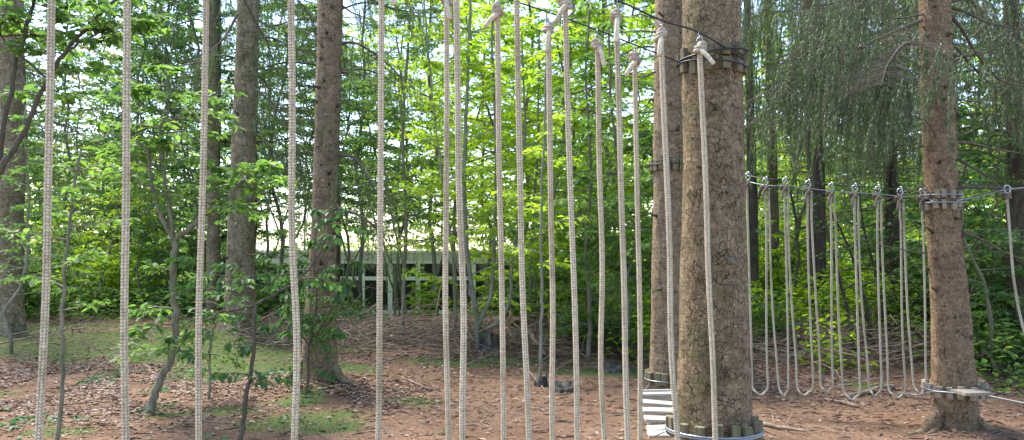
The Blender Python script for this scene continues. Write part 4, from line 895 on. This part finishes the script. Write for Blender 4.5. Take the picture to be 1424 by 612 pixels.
# ---- plank bridge between the middle trunks
pts=[(916,547,7.0,.17,.045,.0),(917,561,6.75,.165,.018,-.10),(919,571,6.5,.155,.022,-.04),(920,583,6.25,.135,.022,-.06),(918,596,6.0,.10,.02,0.03),(917,604,5.8,.085,.018,-.02)]
b0=P(916,547,7.0); br=empty('plank_bridge',b0,'short hanging bridge of weathered grey planks behind the near trunk','bridge')
sideL=[];sideR=[]
for (px,py,Z,hl,hh,tl) in pts:
    c=np.array(P(px,py,Z)); ex=np.array([1,.12,tl])
    mb=MB(); mb.box(c,ex,(-.12,1,.35),np.cross(ex,(-.12,1,.35)),hl,.034,.012,.2); adopt(mb.build('plank',W_plank,smooth=False),br)
    exn=ex/np.linalg.norm(ex); sideL.append(c-exn*(hl-.02)+[0,0,-.02]); sideR.append(c+exn*(hl-.02)+[0,0,-.02])
mb=MB(); mb.tube(spline([np.array(P(903,534,7.35))]+sideL+[np.array(P(926,600,5.15))],30),.005,5); mb.tube(spline([np.array(P(950,534,7.3))]+sideR+[np.array(P(945,600,5.1))],30),.005,5); adopt(mb.build('side_cable',M_cableg),br)
# top board edge of the bridge
mb=MB(); c=np.array(P(916,549,7.02)); mb.box(c,(1,.12,0),(0,1,0),(0,0,1),.17,.012,.045,.15); adopt(mb.build('plank',W_plank,smooth=False),br)

# ---- rope loops on the right
hang=[(1036,255),(1066,262),(1093,262),(1125,266),(1157,270),(1190,272),(1222,274),(1253,277),(1284,277)]
ubot=[1057.5,1090,1119,1150,1185,1217,1248,1280]; uy=[549,551,550,546,556,551,553,549]
uZ=lambda px: 8.6-.6*(px-1036)/250
for i in range(8):
    a,b=hang[i],hang[i+1]; Za,Zb=uZ(a[0]),uZ(b[0]); A=np.array(P(a[0]+3,a[1],Za)); B=np.array(P(b[0]-2,b[1],Zb)); M=np.array(P(ubot[i],uy[i],(Za+Zb)/2))
    wA=(.38,.72,.93); 
    def xl(p,q,t): return p+(q-p)*t
    hw=(M-A)[0]
    cw=.056+.016*math.sin(i*3.1+1); H=A[2]-M[2]
    def lp(E,sg,f,k): return np.array([E[0]+(M[0]+sg*cw-E[0])*k, E[1], E[2]-(E[2]-M[2]-.10)*f])
    pl=[A,lp(A,-1,.3,.10),lp(A,-1,.6,.38),lp(A,-1,.85,.80),lp(A,-1,1,1.0),M+np.array([-cw*.62,0,.028]),M,M+np.array([cw*.62,0,.028]),
        lp(B,1,1,1.0),lp(B,1,.85,.72),lp(B,1,.6,.30),lp(B,1,.3,.08),B]
    root=empty('rope_loop',(M[0],M[1],M[2]-.015),f'thin pale rope hanging in a long loop, {ordn[i]} loop right of the near trunk' if i<7 else 'thin pale rope hanging in a long loop nearest the warm brown trunk','rope','pale rope loops hanging in a row from the far cable')
    mb=MB(); q_=spline(pl,110); q_[4:-4]+=np.stack([.006*np.sin(np.linspace(0,14,102)+i*2),.006*np.sin(np.linspace(0,11,102)+i),0*np.zeros(102)],1); mb.tube(q_,.0112+.0006*math.sin(i*5),8); adopt(mb.build('rope_body',M_rope2),root)
    for e,nm in ((B,'knot'),) if i else ((A,'knot'),(B,'knot')):
        mb=MB(); mb.tube(knot_path(.030,n=40)+e+[0,0,.0],.0125,6,cap=False); mb.tube(spline([e,e+[-.03,-.03,-.05],e+[-.035,-.03,-.12]],6),.012,6); adopt(mb.build('knot',M_knotd),root)
        mb=MB(); ring(mb,e+[0,-.01,.07],.026,.007,(.4,1,0)); ring(mb,e+[0.01,-.01,.10],.018,.006,(1,.3,0)); adopt(mb.build('shackle',M_steel),root)
cable([P(1020,240,8.9)]+[P(px,py-13,uZ(px)) for px,py in hang[1:]]+[P(1296,272,7.83)],.006,'upper grey steel cable carrying the rope loops, tied to warm brown trunk',M_cable)
cable([P(1020,248,8.95)]+[P(px,py-4,uZ(px)+.03) for px,py in hang[1:]]+[P(1298,281,7.82)],.005,'lower thin cable running just under the upper cable of rope loops',M_cableg)
cable([P(1330,279,7.8),P(1360,274,7.75),P(1400,264,7.6),P(1470,258,7.3)],.006,'grey steel cable running right from collar of the warm brown trunk',M_cableg)
cable([P(1330,262,7.85),P(1380,262,7.9),P(1460,264,8.0)],.006,'dark cable running right just above the collar of the warm brown trunk',M_cable)
# slanted rope right
A=np.array(P(1400,272,7.6)); root=empty('hanging_rope',A,'thin pale rope slanting down near right edge of the clearing','rope')
mb=MB(); mb.tube(spline([A,P(1404,320,7.6),P(1410,390,7.55),P(1424,460,7.5),P(1450,520,7.4)],24),.0125,8); adopt(mb.build('rope_body',M_rope2),root)
mb=MB(); mb.tube(knot_path(.032,n=40)+A,.013,6,cap=False); adopt(mb.build('knot',M_knotd),root)
mb=MB(); ring(mb,A+[0,-.01,.06],.026,.007,(.4,1,0)); adopt(mb.build('shackle',M_steel),root)
# low board at tree 3
plat=empty('platform_board',P(1340,546,7.6),'grey wooden board jutting right from low collar of the warm brown trunk','board')
mb=MB(); c=np.array(P(1349,546,7.55)); 
v=[P(1322,541,7.6),P(1360,541,7.75),P(1380,546,7.55),P(1342,547,7.35)]; v=[np.array(q) for q in v]; v2=[q-[0,0,.025] for q in v]
mb.add(v+v2,[(0,1,2,3),(7,6,5,4),(0,4,5,1),(1,5,6,2),(2,6,7,3),(3,7,4,0)]); adopt(mb.build('plank',W_blockp,smooth=False),plat)
mb=MB(); mb.tube(spline([P(1296,545,7.62),P(1310,545,7.5),P(1330,547,7.42)],10),.007,6); adopt(mb.build('support_cable',M_cableg),plat)
cable([P(1376,551,7.5),P(1400,556,7.3),P(1450,566,6.9)],.010,'thick pale cable running right from the low board',M_steel)
cable([P(1250,546,8.0),P(1276,549,7.9),P(1297,545,7.65)],.007,'short pale cable joining last rope loop to low collar',M_cableg)
cable([P(1356,536,7.75),P(1385,545,7.5),P(1424,552,7.2),P(1470,556,6.9)],.006,'dark thin cable running right above the low board',M_cable)

# ------------------------------------------------------------------ light, sky, camera
w=bpy.data.worlds.new("World"); S.world=w; w.use_nodes=True; nt=w.node_tree
bg=nt.nodes['Background']; sky=nt.nodes.new('ShaderNodeTexSky'); sky.sky_type='NISHITA'; sky.sun_disc=False
SUN_EL,SUN_AZ=R(58),R(-46)     # azimuth from +Y (view direction) towards +X; negative = left
sky.sun_elevation=SUN_EL; sky.sun_rotation=SUN_AZ; sky.air_density=1.0; sky.dust_density=1.0; sky.ozone_density=1.0
nt.links.new(sky.outputs[0],bg.inputs[0]); bg.inputs[1].default_value=.15
sd=bpy.data.lights.new('sun','SUN'); sd.energy=3.2; sd.angle=R(22); sd.color=(1,.94,.84)
so=bpy.data.objects.new('sun',sd); C.objects.link(so)
dirv=Vector((math.sin(SUN_AZ)*math.cos(SUN_EL), math.cos(SUN_AZ)*math.cos(SUN_EL), math.sin(SUN_EL)))
so.rotation_euler=dirv.to_track_quat('Z','Y').to_euler()
cd=bpy.data.cameras.new('camera'); cam=bpy.data.objects.new('camera',cd); C.objects.link(cam)
cd.sensor_width=36; cd.lens=36*F/1424; cd.clip_end=1000; cd.clip_start=.05
cam.location=(0,0,CH); cam.rotation_euler=(R(90)+PITCH,0,0); S.camera=cam
S.view_settings.view_transform='Standard'; S.view_settings.look='None'; S.view_settings.exposure=1.78; S.view_settings.gamma=1
cy=S.cycles; cy.max_bounces=7; cy.diffuse_bounces=4; cy.glossy_bounces=2; cy.transmission_bounces=4; cy.transparent_max_bounces=4
cy.use_denoising=True
cy.caustics_reflective=False; cy.caustics_refractive=False
